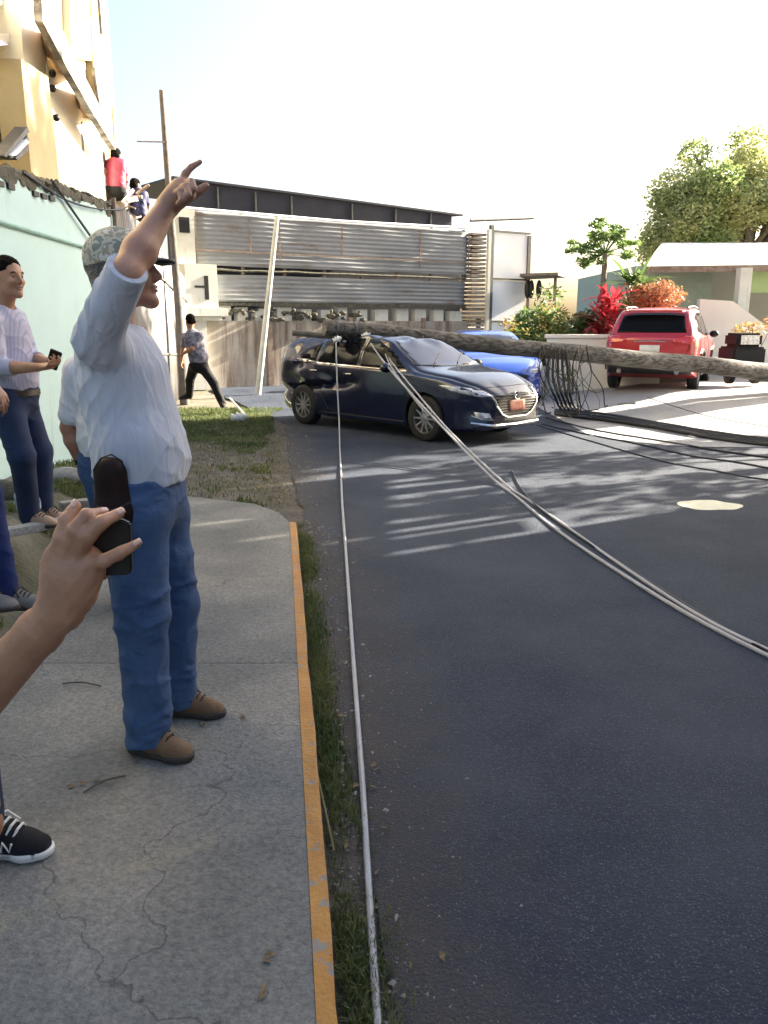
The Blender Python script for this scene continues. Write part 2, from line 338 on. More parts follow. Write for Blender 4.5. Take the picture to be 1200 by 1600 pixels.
def stain(mt_scale, colr, lo, hi):
    def f(m, t, L, b, mp, rp):
        mp2 = _n(t, 'ShaderNodeMapping'); mp2.inputs['Scale'].default_value = mt_scale; L.new([n for n in t.nodes if n.type == 'TEX_COORD'][0].outputs['Object'], mp2.inputs[0])
        nb = _n(t, 'ShaderNodeTexNoise'); nb.inputs['Scale'].default_value = 1; nb.inputs['Detail'].default_value = 8; nb.inputs['Roughness'].default_value = .7; L.new(mp2.outputs[0], nb.inputs['Vector'])
        r3 = _n(t, 'ShaderNodeValToRGB'); r3.color_ramp.elements[0].position = lo; r3.color_ramp.elements[1].position = hi; L.new(nb.outputs[0], r3.inputs[0])
        mx = _n(t, 'ShaderNodeMix', data_type='RGBA'); L.new(r3.outputs[0], mx.inputs[0]); L.new(rp.outputs[0], mx.inputs[6]); mx.inputs[7].default_value = (*colr, 1)
        L.new(mx.outputs[2], b.inputs['Base Color'])
    return f
M['mint'] = mat('mint_paint', (.395, .555, .575), .8, var=.05, scale=1.2, bump=.15, bscale=25, det=8, extra=stain((2.2, 2.2, .35), (.25, .36, .34), .60, .78))
M['sheet'] = mat('weathered_galvanised', (.13, .13, .135), .7, metal=.1, scale=2, col2=(.22, .22, .225), mix=(.3, .7), extra=stain((1.4, 1.4, .7), (.16, .12, .09), .52, .68))
M['sheet_grey'] = mat('galvanised_siding', (.21, .22, .235), .95, metal=0, spec=.15, scale=.8, col2=(.30, .31, .32), mix=(.3, .7), extra=stain((.9, .9, 3.5), (.17, .14, .12), .55, .72))
M['stained'] = mat('stained_concrete', (.30, .265, .225), .9, scale=2, col2=(.42, .38, .33), mix=(.3, .7), bump=.5, extra=stain((3.2, 3.2, .35), (.13, .085, .06), .47, .66))
M['pale'] = mat('pale_plaster', (.62, .62, .56), .8, var=.08, scale=3, bump=.2, extra=stain((5, 5, .8), (.33, .32, .28), .55, .75))
M['white'] = mat('white_sheet', (.86, .88, .92), .6, var=.05, scale=1)
M['steel'] = mat('dark_steel', (.10, .10, .10), .6, metal=.4, var=.3, scale=9)
M['rust'] = mat('rusty_steel', (.17, .10, .07), .8, scale=8, col2=(.28, .24, .2), mix=(.3, .7))
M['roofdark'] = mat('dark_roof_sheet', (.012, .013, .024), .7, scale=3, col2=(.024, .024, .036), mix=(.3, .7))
M['ochre'] = mat('ochre_wall_paint', (.40, .32, .17), .8, scale=1.5, col2=(.48, .40, .24), mix=(.3, .7), bump=.2, extra=stain((2.5, 2.5, .4), (.22, .17, .10), .56, .75))
M['ochre_end'] = mat('weathered_ochre_render', (.17, .125, .06), .85, scale=2, col2=(.24, .185, .10), mix=(.3, .7), bump=.2, extra=stain((4, 4, .5), (.10, .08, .06), .55, .72))  # stained ochre, darkened as the sun-side copy of the wall paint
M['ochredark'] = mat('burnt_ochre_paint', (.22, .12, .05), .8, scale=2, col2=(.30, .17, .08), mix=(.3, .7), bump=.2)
M['cream'] = mat('cream_wall_paint', (.80, .76, .62), .8, scale=1.5, var=.05, bump=.2)
M['slabgrey'] = mat('rain_stained_slab', (.12, .115, .11), .9, scale=5, col2=(.38, .36, .33), mix=(.4, .65), bump=.4)
M['dark'] = mat('dark_opening', (.004, .004, .005), .6, var=.2)
M['glass'] = mat('car_glass', (.005, .006, .008), .1, var=.1, spec=.08)
M['glass_light'] = mat('sunlit_windscreen_glass', (.008, .012, .03), .05, var=.1, spec=.8)  # bluish, more reflective glass for the windscreens
M['cart'] = mat('dull_dark_grey_paint', (.025, .026, .027), .9, spec=.15)
M['rubber'] = mat('rubber', (.007, .007, .008), .75, var=.2, scale=30, bump=.3)
M['plastic'] = mat('black_plastic', (.005, .005, .006), .5, var=.2, scale=20)
M['alloy'] = mat('alloy', (.35, .35, .36), .35, metal=.8, var=.1)
M['chrome'] = mat('chrome', (.75, .75, .76), .15, metal=1, var=.05)
M['wood'] = mat('weathered_pole_wood', (.13, .11, .09), .9, scale=3, col2=(.30, .26, .21), mix=(.3, .7), bump=.9, bscale=14, stretch=(1, 1, 1), det=10)
M['wood2'] = mat('grey_brown_pole_wood', (.07, .062, .054), .9, scale=6, col2=(.14, .125, .11), mix=(.3, .7), bump=.6, bscale=20)
M['bamboo'] = mat('pale_pole_paint', (.42, .43, .36), .7, scale=4, col2=(.6, .6, .52), mix=(.3, .7))
M['cable_w'] = mat('pale_cable', (.30, .31, .34), .5, var=.12, scale=12)
M['cable_b'] = mat('black_cable', (.006, .006, .008), .5, var=.2)
M['porcelain'] = mat('white_porcelain', (.7, .7, .68), .3, var=.06)
M['skin'] = mat('tan_skin', (.33, .165, .105), .5, scale=9, col2=(.42, .22, .145), mix=(.3, .7), bump=.1, bscale=120, sss=.12)
M['skin2'] = mat('warm_brown_skin', (.34, .165, .092), .48, scale=12, col2=(.44, .225, .135), mix=(.3, .7), bump=.12, bscale=160, sss=.12)
M['nail'] = mat('fingernail', (.60, .38, .30), .3, var=.05)
M['lip'] = mat('lips', (.30, .12, .10), .5)
M['eye'] = mat('eye_white', (.22, .20, .19), .2, var=.03); M['iris'] = mat('iris', (.03, .02, .015), .2)
M['hair'] = mat('black_hair', (.005, .004, .0035), .95, spec=.1, var=.4, scale=60, bump=1, bscale=160)
M['hair_grey'] = mat('greying_hair', (.12, .11, .10), .7, var=.5, scale=80, bump=1, bscale=160)
def weave(sc=900, amt=.25, st=(26, 26, 5), rot=(0, -.5, 0), fd=.022, fs=.55):
    def f(m, t, L, b, mp, rp):
        m2 = _n(t, 'ShaderNodeMapping'); m2.inputs['Rotation'].default_value = rot; m2.inputs['Scale'].default_value = st; L.new(mp.outputs[0], m2.inputs[0])
        fn = _n(t, 'ShaderNodeTexNoise'); fn.inputs['Scale'].default_value = 1; fn.inputs['Detail'].default_value = 2; fn.inputs['Distortion'].default_value = .6; L.new(m2.outputs[0], fn.inputs['Vector'])
        fb = _n(t, 'ShaderNodeBump'); fb.inputs['Strength'].default_value = fs; fb.inputs['Distance'].default_value = fd; L.new(fn.outputs[0], fb.inputs['Height'])
        wv = _n(t, 'ShaderNodeTexNoise'); wv.inputs['Scale'].default_value = sc; L.new(mp.outputs[0], wv.inputs['Vector'])
        bp = _n(t, 'ShaderNodeBump'); bp.inputs['Strength'].default_value = amt; bp.inputs['Distance'].default_value = .003
        L.new(wv.outputs[0], bp.inputs['Height']); L.new(fb.outputs[0], bp.inputs['Normal']); L.new(bp.outputs[0], b.inputs['Normal'])
    return f
M['shirt'] = mat('pale_blue_grey_jersey', (.47, .495, .57), .9, var=.05, scale=4, extra=weave(300))
M['shirt_white'] = mat('white_cotton', (.78, .77, .76), .9, var=.03, scale=4, extra=weave())
def stripes(m, t, L, b, mp, rp):
    wv = _n(t, 'ShaderNodeTexWave', wave_type='BANDS', bands_direction='X'); wv.inputs['Scale'].default_value = 22; wv.inputs['Distortion'].default_value = 0; L.new(mp.outputs[0], wv.inputs['Vector'])
    r3 = _n(t, 'ShaderNodeValToRGB'); r3.color_ramp.elements[0].position = .72; r3.color_ramp.elements[1].position = .95; L.new(wv.outputs[0], r3.inputs[0])
    mx = _n(t, 'ShaderNodeMix', data_type='RGBA'); L.new(r3.outputs[0], mx.inputs[0]); L.new(rp.outputs[0], mx.inputs[6]); mx.inputs[7].default_value = (.30, .31, .44, 1)
    L.new(mx.outputs[2], b.inputs['Base Color'])
M['shirt_stripe'] = mat('pale_striped_cotton', (.42, .41, .52), .9, var=.05, scale=4, extra=stripes)
M['shirt_grey'] = mat('mottled_grey_knit', (.10, .10, .13), .9, scale=14, col2=(.26, .25, .30), mix=(.4, .6))
M['shirt_blue'] = mat('blue_cotton', (.05, .09, .25), .9, var=.1)
M['denim'] = mat('mid_blue_denim', (.022, .056, .150), .9, scale=4, col2=(.070, .130, .255), mix=(.3, .75), det=9, extra=weave(500, .3, (14, 14, 20), (0, .3, 0), .016, .5))
M['denim_dark'] = mat('dark_denim', (.006, .016, .055), .9, scale=5, col2=(.014, .032, .09), mix=(.3, .75), bump=.3, bscale=200)
M['denim_royal'] = mat('royal_blue_denim', (.006, .018, .10), .9, scale=5, col2=(.014, .032, .15), mix=(.3, .75), bump=.3, bscale=200)
M['denim_pale'] = mat('faded_denim_cuff', (.17, .24, .36), .9, scale=12, col2=(.3, .38, .5), mix=(.3, .75))  # sun on the trouser ends, put into a paler denim
M['trouser'] = mat('black_trouser', (.004, .004, .006), .9, var=.2)
M['suede'] = mat('brown_suede', (.13, .072, .036), .9, scale=14, col2=(.21, .125, .07), mix=(.3, .7), bump=.4, bscale=220)
M['sole'] = mat('dark_sole', (.045, .035, .03), .8); M['lace'] = mat('dark_lace', (.03, .025, .02), .8)
M['leather'] = mat('dark_brown_leather', (.014, .0045, .0035), .6, spec=.25, var=.3, scale=25, bump=.1, bscale=300)
M['belt'] = mat('brown_belt', (.016, .008, .006), .5)
M['sneaker'] = mat('navy_mesh_fabric', (.004, .005, .010), .9, var=.3, scale=120, bump=.5, bscale=400)
M['sandal'] = mat('tan_leather', (.38, .25, .17), .7)
def camo(m, t, L, b, mp, rp):
    nb = _n(t, 'ShaderNodeTexNoise'); nb.inputs['Scale'].default_value = 26; nb.inputs['Detail'].default_value = 2; L.new(mp.outputs[0], nb.inputs['Vector'])
    r3 = _n(t, 'ShaderNodeValToRGB'); r3.color_ramp.interpolation = 'CONSTANT'; e = r3.color_ramp.elements; e[0].color = (.20, .22, .18, 1); e[1].position = .45; e[1].color = (.48, .44, .34, 1)
    q = e.new(.55); q.color = (.30, .27, .19, 1); q = e.new(.63); q.color = (.55, .54, .48, 1)
    L.new(nb.outputs[0], r3.inputs[0]); L.new(r3.outputs[0], b.inputs['Base Color'])
M['camo'] = mat('faded_camouflage_cloth', (.4, .38, .3), .9, extra=camo)
M['navy_paint'] = mat('navy_car_paint', (.0018, .0045, .024), .4, metal=.0, var=.1, scale=40, coat=.8, spec=.2)
M['blue_paint'] = mat('bright_blue_car_paint', (.004, .055, .36), .3, metal=.1, var=.1, scale=40, coat=1)
M['red_paint'] = mat('red_car_paint', (.36, .010, .02), .3, metal=.15, var=.1, scale=40, coat=1)
M['lamp_glass'] = mat('headlamp_glass', (.35, .37, .40), .08, var=.5, scale=18, spec=.8, coat=1)
M['lamp_red'] = mat('tail_lamp_red', (.45, .015, .015), .15, var=.3, scale=25, coat=1)
M['plate_red'] = mat('reddish_number_plate', (.40, .10, .07), .5, col2=(.5, .2, .12), mix=(.4, .6), scale=12)
M['plate'] = mat('white_number_plate', (.6, .6, .6), .5)
M['leaf_y'] = mat('sunlit_yellow_green_leaf', (.32, .36, .14), .55, scale=.9, col2=(.52, .52, .25), mix=(.35, .65), tr=.45)  # lightened so the leaf colour carries sun and haze
M['leaf_g'] = mat('mid_green_leaf', (.08, .14, .04), .55, scale=1.2, col2=(.17, .25, .07), mix=(.35, .65), tr=.35)
M['leaf_p'] = mat('pale_green_leaf', (.17, .24, .08), .55, scale=1.2, col2=(.28, .35, .13), mix=(.35, .65), tr=.4)  # paler copy of the mid green, with sun and haze put in
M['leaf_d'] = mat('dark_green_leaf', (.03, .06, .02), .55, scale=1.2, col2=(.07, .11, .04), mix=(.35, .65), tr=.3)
M['leaf_o'] = mat('orange_croton_leaf', (.32, .20, .05), .5, scale=6, col2=(.42, .36, .12), mix=(.35, .65), tr=.35)
M['leaf_r'] = mat('crimson_leaf', (.35, .02, .035), .45, scale=6, col2=(.50, .08, .09), mix=(.4, .65), tr=.35)
M['leaf_rust'] = mat('rust_red_leaf', (.28, .10, .05), .6, scale=6, col2=(.40, .2, .1), mix=(.35, .65), tr=.3)
M['deadleaf'] = mat('dead_leaf', (.10, .07, .035), .8, scale=30, col2=(.2, .15, .08), mix=(.4, .6))
M['grass'] = mat('grass_blade', (.05, .085, .02), .7, scale=2, col2=(.14, .16, .055), mix=(.35, .65), tr=.3)
M['drygrass'] = mat('dry_grass_blade', (.17, .15, .07), .8, scale=2, col2=(.24, .22, .12), mix=(.35, .65), tr=.3)
M['stone'] = mat('pebble_stone', (.14, .13, .12), .9, scale=9, col2=(.30, .28, .26), mix=(.3, .7))
M['bark'] = mat('bark', (.10, .08, .06), .95, scale=8, col2=(.2, .17, .14), mix=(.3, .7), bump=1, bscale=20)
M['pink_sign'] = mat('faded_red_sign_paint', (.30, .04, .08), .5, var=.15, scale=8)
M['navy_tarp'] = mat('navy_tarpaulin', (.012, .014, .07), .6, var=.25, scale=5, bump=.6, bscale=8)
M['roofpale'] = mat('pale_metal_roof', (.72, .70, .68), .5, scale=3, var=.08)
M['teal'] = mat('sea_green_wall', (.30, .38, .33), .8, var=.08)
M['lime'] = mat('lime_green_wall', (.38, .48, .22), .8, var=.1, scale=2)
M['greywall'] = mat('grey_wall', (.40, .40, .37), .85, var=.08, scale=2)
M['whitewall'] = mat('whitewashed_wall', (.78, .76, .68), .85, var=.05, scale=2)
M['plaster_patch'] = mat('pale_lime_mortar', (.80, .76, .58), .9, var=.08, scale=9, bump=.3)  # cream tone of the bright pale patch on the road

# ---------------- the ground ----------------
def terrain_z(x, y):
    """gentle rise of the drive on the right and of the bank on the left"""
    z = 0.0
    e = -1.9-.07*y                                   # edge of the left bank
    if 1.0 < y < 10.2:
        t = min(max((e-x)/.35, 0), 1)*min(max((9.6-y)/2.0, 0), 1)*min(max((y-1.0)/1, 0), 1); z += .27*t
    t = min(max((x-3.2)/2.5, 0), 1)*min(max((y-11.5)/4.5, 0), 1); z += .29*t
    return z
def sheet(name, xs, ys, zf, m, kind='structure'):
    V = [(x, y, zf(x, y)) for y in ys for x in xs]; n = len(xs)
    F = [(j*n+i, j*n+i+1, (j+1)*n+i+1, (j+1)*n+i) for j in range(len(ys)-1) for i in range(n-1)]
    o = mesh_np(name, V, F, m); setp(o, kind=kind); return o
xs = [-900, -300, -80, -30, -14]+[round(-9+.15*i, 3) for i in range(int(24/.15))]+[18, 30, 80, 300, 900]
ys = [-400, -60, -12, -4]+[round(-2+.2*i, 3) for i in range(int(30/.2))]+[30, 45, 80, 200, 500, 1200]
def gz(x, y):
    r = .012*noise.noise(Vector((x*1.7, y*1.7, 0)))+.006*noise.noise(Vector((x*6, y*6, 3))) if abs(x) < 16 and -4 < y < 28 else 0
    return terrain_z(x, y)-.03+r
sheet('ground', xs, ys, gz, M['soil'])
def road_edge(y): return .03-.146*(y-1.55)
# road: a strip that runs up the street and opens right, irregular at its left edge
rows = []; ysr = [-30, -10, -3, 0]+[round(.15*i, 3) for i in range(1, 150)]+[24, 30, 45]
for y in ysr:
    e = road_edge(max(y, -3))+.07*noise.noise(Vector((0, y*1.1, 5)))+.03*noise.noise(Vector((4, y*5, 5)))
    if y > 13.2: e = e-.25*(y-13.2)
    e = max(e, -4.3)
    r = 9.0 if y < 11 else 3.6
    rows.append([(e+(r-e)*t, y, 0) for t in np.linspace(0, 1, 14)])
V = [(x, y, terrain_z(x, y)+.004) for r in rows for x, y, z in r]
F = [(j*14+i, j*14+i+1, (j+1)*14+i+1, (j+1)*14+i) for j in range(len(rows)-1) for i in range(13)]
setp(mesh_np('road', V, F, M['asphalt']), kind='structure')
# dirt verge between pavement and road, and beyond the pavement's end
V = []; ysd = [-3]+[round(-1+.2*i, 3) for i in range(76)]
for y in ysd:
    a = .08-.127*y if y < 6.0 else min(.08-.127*6, -.68)-(y-6.0)*.9; a = max(a, -3.9)+(.35*noise.noise(Vector((3, y*1.3, 0)))+.15*noise.noise(Vector((8, y*5, 0))) if y > 6.4 else 0); bE = road_edge(y)+.12 if y < 13.2 else road_edge(13.2)
    for t in np.linspace(0, 1, 8): x = a+(bE-a)*t; V.append((x, y, terrain_z(x, y)-.002+.008*noise.noise(Vector((x*4, y*4, 1)))-.006))
setp(mesh_np('verge', V, [(j*8+i, j*8+i+1, (j+1)*8+i+1, (j+1)*8+i) for j in range(len(ysd)-1) for i in range(7)], M['dirt']), kind='structure')
# driveway, a pale concrete apron on the right
xd = list(np.linspace(3.0, 30, 70)); yd = list(np.linspace(0, 1, 50))
V = []
for t in yd:
    for x in xd:
        y0 = 10.55-.05*(x-3)+.15*noise.noise(Vector((x*.8, 0, 9))); y0 = y0+(max(0, 3.9-x))*1.2; y = y0+(27-y0)*t; V.append((x, y, terrain_z(x, y)+.009))
setp(mesh_np('driveway', V, [(j*70+i, j*70+i+1, (j+1)*70+i+1, (j+1)*70+i) for j in range(49) for i in range(69)], M['drive']), kind='structure')
# pavement with the rounded far corner; slabs with joints
def kx(y, off): return off-.127*y
PAV_END = 7.0; KW = .052; KO = .088
slabs = [-2.2, -.3, 1.1, 3.37, PAV_END]
mb = MB()
def outline(y0, y1, xi):
    """right-hand outline from y0 to y1 with the end curve"""
    pts = []
    for y in np.linspace(y0, y1, 12):
        x = kx(y, KO-xi)
        if y > 5.9:
            q = min((y-5.9)/(PAV_END-5.9), 1); x -= 1.05*(1-math.sqrt(max(0, 1-q*q)))
        pts.append((x, y))
    return pts
for i in range(len(slabs)-1):
    y0, y1 = slabs[i]+.006, slabs[i+1]-.006
    R_ = outline(y0, y1, KW+.001); xl0 = -1.27-.1*y0; xl1 = -1.27-.1*y1
    last = i == len(slabs)-2
    poly = [(xl0, y0, -.05)]+[(x, y, -.05) for x, y in R_]+[(xl1, y1, -.05)]
    mb.prism(poly, (0, 0, .15))
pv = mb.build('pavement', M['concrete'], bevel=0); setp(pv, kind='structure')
mj = MB()
for y in slabs[1:-1]: mj.box((-1.27-.1*y, y-.007, 0), (kx(y, KO-KW)-.002, y+.007, .097))
setp(mj.build('pavement_joint', M['drive']), kind='structure')
mb = MB(); pts = []
for i in range(len(slabs)-1): pts += outline(slabs[i], slabs[i+1], 0)[:-1]
pts = [p for p in pts if p[1] < 6.15]; n = len(pts)
jit = [.009*noise.noise(Vector((0, p[1]*7, 2)))-.004 for p in pts]
V = []
for (x, y), j in zip(pts, jit): V += [(x-KW, y, -.04), (x-KW, y, .1025), (x-.008+j, y, .103), (x+.003+j, y, .094), (x+.006+j, y, -.04)]
F = [(a*5+k, a*5+k+1, (a+1)*5+k+1, (a+1)*5+k) for a in range(n-1) for k in range(4)]
setp(mesh_np('kerb', V, F, M['kerb'], smooth=False), kind='structure')
# faint pale band that paints a streak of light on the ground
def band(name, a, b, w, z, m):
    a, b = Vector(a), Vector(b); d = (b-a).normalized(); s = Vector((-d.y, d.x, 0)); V = []
    for i in range(25):
        t = i/24; c = a.lerp(b, t); ww = w*(.75+.5*noise.noise(Vector((t*9, a.x, 1)))); V += [tuple(c-s*ww)+(), tuple(c+s*ww)]
    V = [(v[0], v[1], z) for v in V]
    return setp(mesh_np(name, V, [(2*i, 2*i+2, 2*i+3, 2*i+1) for i in range(24)], m), kind='structure')
# bright pale patch on the road
pc = G(1105, 790, 0); V = [(pc.x, pc.y, .016)]
for k in range(40):
    a = 2*math.pi*k/40; r = 1+.28*noise.noise(Vector((math.cos(a)*1.6, math.sin(a)*1.6, 4)))
    V.append((pc.x+math.cos(a)*.27*r, pc.y+math.sin(a)*.22*r, .006))
mp_ = bpy.data.meshes.new('mortar'); mp_.from_pydata(V, [], [(0, 1+k, 1+(k+1) % 40) for k in range(40)]); mp_.materials.append(M['plaster_patch'])  # disc of the bright pale patch
setp(link('mortar_patch', mp_), kind='structure')  # bright pale patch on the road
# ---------------- vehicles ----------------
def catmull(pts, n):
    out = []; p = [np.array(q, float) for q in pts]; m = len(p)
    for i in range(m-1):
        a, b, c, d = p[max(i-1, 0)], p[i], p[i+1], p[min(i+2, m-1)]
        for k in range(n):
            t = k/n; out.append(.5*((2*b)+(c-a)*t+(2*a-5*b+4*c-d)*t*t+(3*b-a-3*c+d)*t**3))
    out.append(p[-1]); return np.array(out)
def car_body(K, deform=None):
    """K: dict of key lists [(x, value)] for zb, ztop, zbelt, ws (sill), wb (belt), wt (top); returns V, F (closed shell, 3 cm stations)"""
    x0, x1 = K['x']; xs = np.concatenate([x0+np.array([0, .008, .03]), np.arange(x0+.06, x1-.05, .035), x1-np.array([.03, .008, 0])])
    def key(k, sm=.05):
        a = np.array(K[k]); f = 0
        for o in np.linspace(-2*sm, 2*sm, 9): f = f+np.interp(xs+o, a[:, 0], a[:, 1])*math.exp(-(o/sm)**2/2)
        return f/sum(math.exp(-(o/sm)**2/2) for o in np.linspace(-2*sm, 2*sm, 9))
    zb, zt, ze, ws, wb, wt = [key(k) for k in ('zb', 'ztop', 'zbelt', 'ws', 'wb', 'wt')]
    rows = []
    for i in range(len(xs)):
        # end rounding: shrink the sections at nose and tail
        e = min(xs[i]-x0, x1-xs[i]); q = min(e/.10, 1); sh = .90+.10*math.sqrt(1-(1-q)**2)
        zc = (zb[i]+ze[i])/2
        def S(y, z): return (y*sh, zc+(z-zc)*(.93+.07*math.sqrt(1-(1-q)**2)))
        h = ze[i]-zb[i]; cr = K.get('crown', .03)
        sec = [(0, zb[i]), (ws[i]*.8, zb[i]), (ws[i]-.02, zb[i]+.02), (ws[i], zb[i]+.08), (wb[i]*1.0, zb[i]+h*.45), (wb[i]*1.012, zb[i]+h*.66), (wb[i]*1.008, zb[i]+h*.80), (wb[i]-.012, ze[i]-.012),
               (wb[i]-.045, ze[i]+.012*(zt[i] > ze[i]+.1)), (wb[i]*.42+wt[i]*.58, ze[i]+(zt[i]-cr-ze[i])*.6), (wt[i]+.015, zt[i]-cr-.025), (wt[i]-.05, zt[i]-cr*.75), (wt[i]*.5, zt[i]-cr*.15), (0, zt[i])]
        sec = [S(*s) for s in sec]
        rows.append(catmull(sec, 4))
    R = np.array(rows); nx, ns, _ = R.shape
    V = []
    for i in range(nx):
        for j in range(ns): V.append((xs[i], -R[i, j, 0], R[i, j, 1]))
        for j in range(ns-2, 0, -1): V.append((xs[i], R[i, j, 0], R[i, j, 1]))
    n = 2*ns-2; V = np.array(V)
    F = [(i*n+j, (i+1)*n+j, (i+1)*n+(j+1) % n, i*n+(j+1) % n) for i in range(nx-1) for j in range(n)]
    if deform: V = deform(V)
    V = [tuple(v) for v in V]; 
    F += [(j, j+1, n-j-1, (n-j) % n) if 0 < j else None for j in range(0, ns-1)][1:]
    F += [(0, 1, n-1)]
    b = (nx-1)*n; F += [(b+(n-j) % n, b+n-j-1, b+j+1, b+j) for j in range(1, ns-1)]+[(b+n-1, b+1, b)]
    F = [f for f in F if len(set(f)) == len(f)] 
    return V, F
def boolean_cut(name, V, F, cutters, mats):
    me = bpy.data.meshes.new(name); me.from_pydata(V, [], F); me.update()
    for m in mats: me.materials.append(m)
    bm = bmesh.new(); bm.from_mesh(me); bmesh.ops.remove_doubles(bm, verts=bm.verts, dist=1e-4); bmesh.ops.recalc_face_normals(bm, faces=bm.faces); bm.to_mesh(me); bm.free()
    o = bpy.data.objects.new('tmp', me); COL.objects.link(o); cs = []
    for c, r, l in cutters:
        b = MB(); b.lathe([(r, -l/2), (r, l/2)], c, (0, 1, 0), 40); q = b.build('tmpc', mats[1]); cs.append(q)
        md = o.modifiers.new('b', 'BOOLEAN'); md.operation = 'DIFFERENCE'; md.object = q; md.solver = 'EXACT'; md.material_mode = 'TRANSFER'
    dg = bpy.context.evaluated_depsgraph_get(); dg.update()
    m2 = bpy.data.meshes.new_from_object(o.evaluated_get(dg)); m2.name = name
    for q in cs: bpy.data.objects.remove(q)
    bpy.data.objects.remove(o)
    m2.polygons.foreach_set('use_smooth', [True]*len(m2.polygons)); m2.set_sharp_from_angle(angle=math.radians(38))
    return m2
class Decal:
    def __init__(s, V, F): s.t = BVHTree.FromPolygons([Vector(v) for v in V], F)
    def hit(s, p, d): 
        r = s.t.ray_cast(p, d); return r
    def patch(s, name, poly, axis, m, parent, off=.004, res=.04, label=None, inner=None):
        """poly in the plane across axis; axis: '-y','+y' side, '-x','+x' ends, '+z' top (side the viewer is on). raised piece lying on the body"""
        pts = []; n = len(poly)
        for i in range(n):
            a, b = Vector(poly[i]), Vector(poly[(i+1) % n]); k = max(1, int((b-a).length/res))
            for t in range(k): pts.append(a.lerp(b, t/k))
        nb = len(pts); edges = [(i, (i+1) % nb) for i in range(nb)]
        xs_ = [p[0] for p in pts]; ys_ = [p[1] for p in pts]
        gx = min(xs_)+res/2
        from mathutils.geometry import intersect_point_line
        def inside(x, y):
            c = False
            for i in range(nb):
                a, b = pts[i], pts[(i+1) % nb]
                if (a[1] > y) != (b[1] > y) and x < (b[0]-a[0])*(y-a[1])/(b[1]-a[1])+a[0]: c = not c
            return c
        while gx < max(xs_):
            gy = min(ys_)+res/2
            while gy < max(ys_):
                if inside(gx, gy) and min((Vector((gx, gy))-p).length for p in pts) > res*.4: pts.append(Vector((gx, gy)))
                gy += res
            gx += res
        vv, ee, ff, *_ = delaunay_2d_cdt([Vector(p[:2]) for p in pts], edges, [], 1, 1e-5)
        dirs = {'-y': Vector((0, 1, 0)), '+y': Vector((0, -1, 0)), '+x': Vector((-1, 0, 0)), '-x': Vector((1, 0, 0)), '+z': Vector((0, 0, -1))}
        d = dirs[axis]; V3 = []; last = None; ok = []
        for v in vv:
            if axis[1] == 'y': o = Vector((v.x, 0, v.y))-d*5
            elif axis[1] == 'x': o = Vector((0, v.x, v.y))-d*5
            else: o = Vector((v.x, v.y, 0))-d*5
            h = s.t.ray_cast(o, d); 
            if h[0] is None: V3.append(None)
            else: V3.append(h[0]-d*off)
        if all(v is None for v in V3): return None
        F3 = [f for f in ff if all(V3[i] is not None for i in f)]
        used = sorted({i for f in F3 for i in f}); mp = {u: i for i, u in enumerate(used)}
        b = MB(); b.add([V3[u] for u in used], [tuple(mp[i] for i in f) for f in F3])
        o = b.build(name, m, parent, smooth=True, label=label)
        # make every face look outward, then give the piece real thickness
        me = o.data; me.update(); s_ = sum((p.normal.dot(-d))*p.area for p in me.polygons)
        if s_ < 0: me.flip_normals()
        md = o.modifiers.new('thickness', 'SOLIDIFY'); md.thickness = max(off*1.6, .004); md.offset = -1
        return o
    def line(s, mb, pts, axis, r=.006, off=.002):
        dirs = {'-y': Vector((0, 1, 0)), '+y': Vector((0, -1, 0)), '+x': Vector((-1, 0, 0)), '-x': Vector((1, 0, 0)), '+z': Vector((0, 0, -1))}
        d = dirs[axis]; out = []
        for i in range(len(pts)-1):
            a, b = Vector(pts[i]), Vector(pts[i+1]); k = max(2, int((b-a).length/.06))
            for t in range(k+(i == len(pts)-2)): out.append(a.lerp(b, t/k))
        q = []
        for v in out:
            o = (Vector((v.x, 0, v.y)) if axis[1] == 'y' else Vector((0, v.x, v.y)) if axis[1] == 'x' else Vector((v.x, v.y, 0)))-d*5
            h = s.t.ray_cast(o, d)
            if h[0] is not None: q.append(h[0]-d*off)
        if len(q) > 1: mb.tube(q, r, 5)
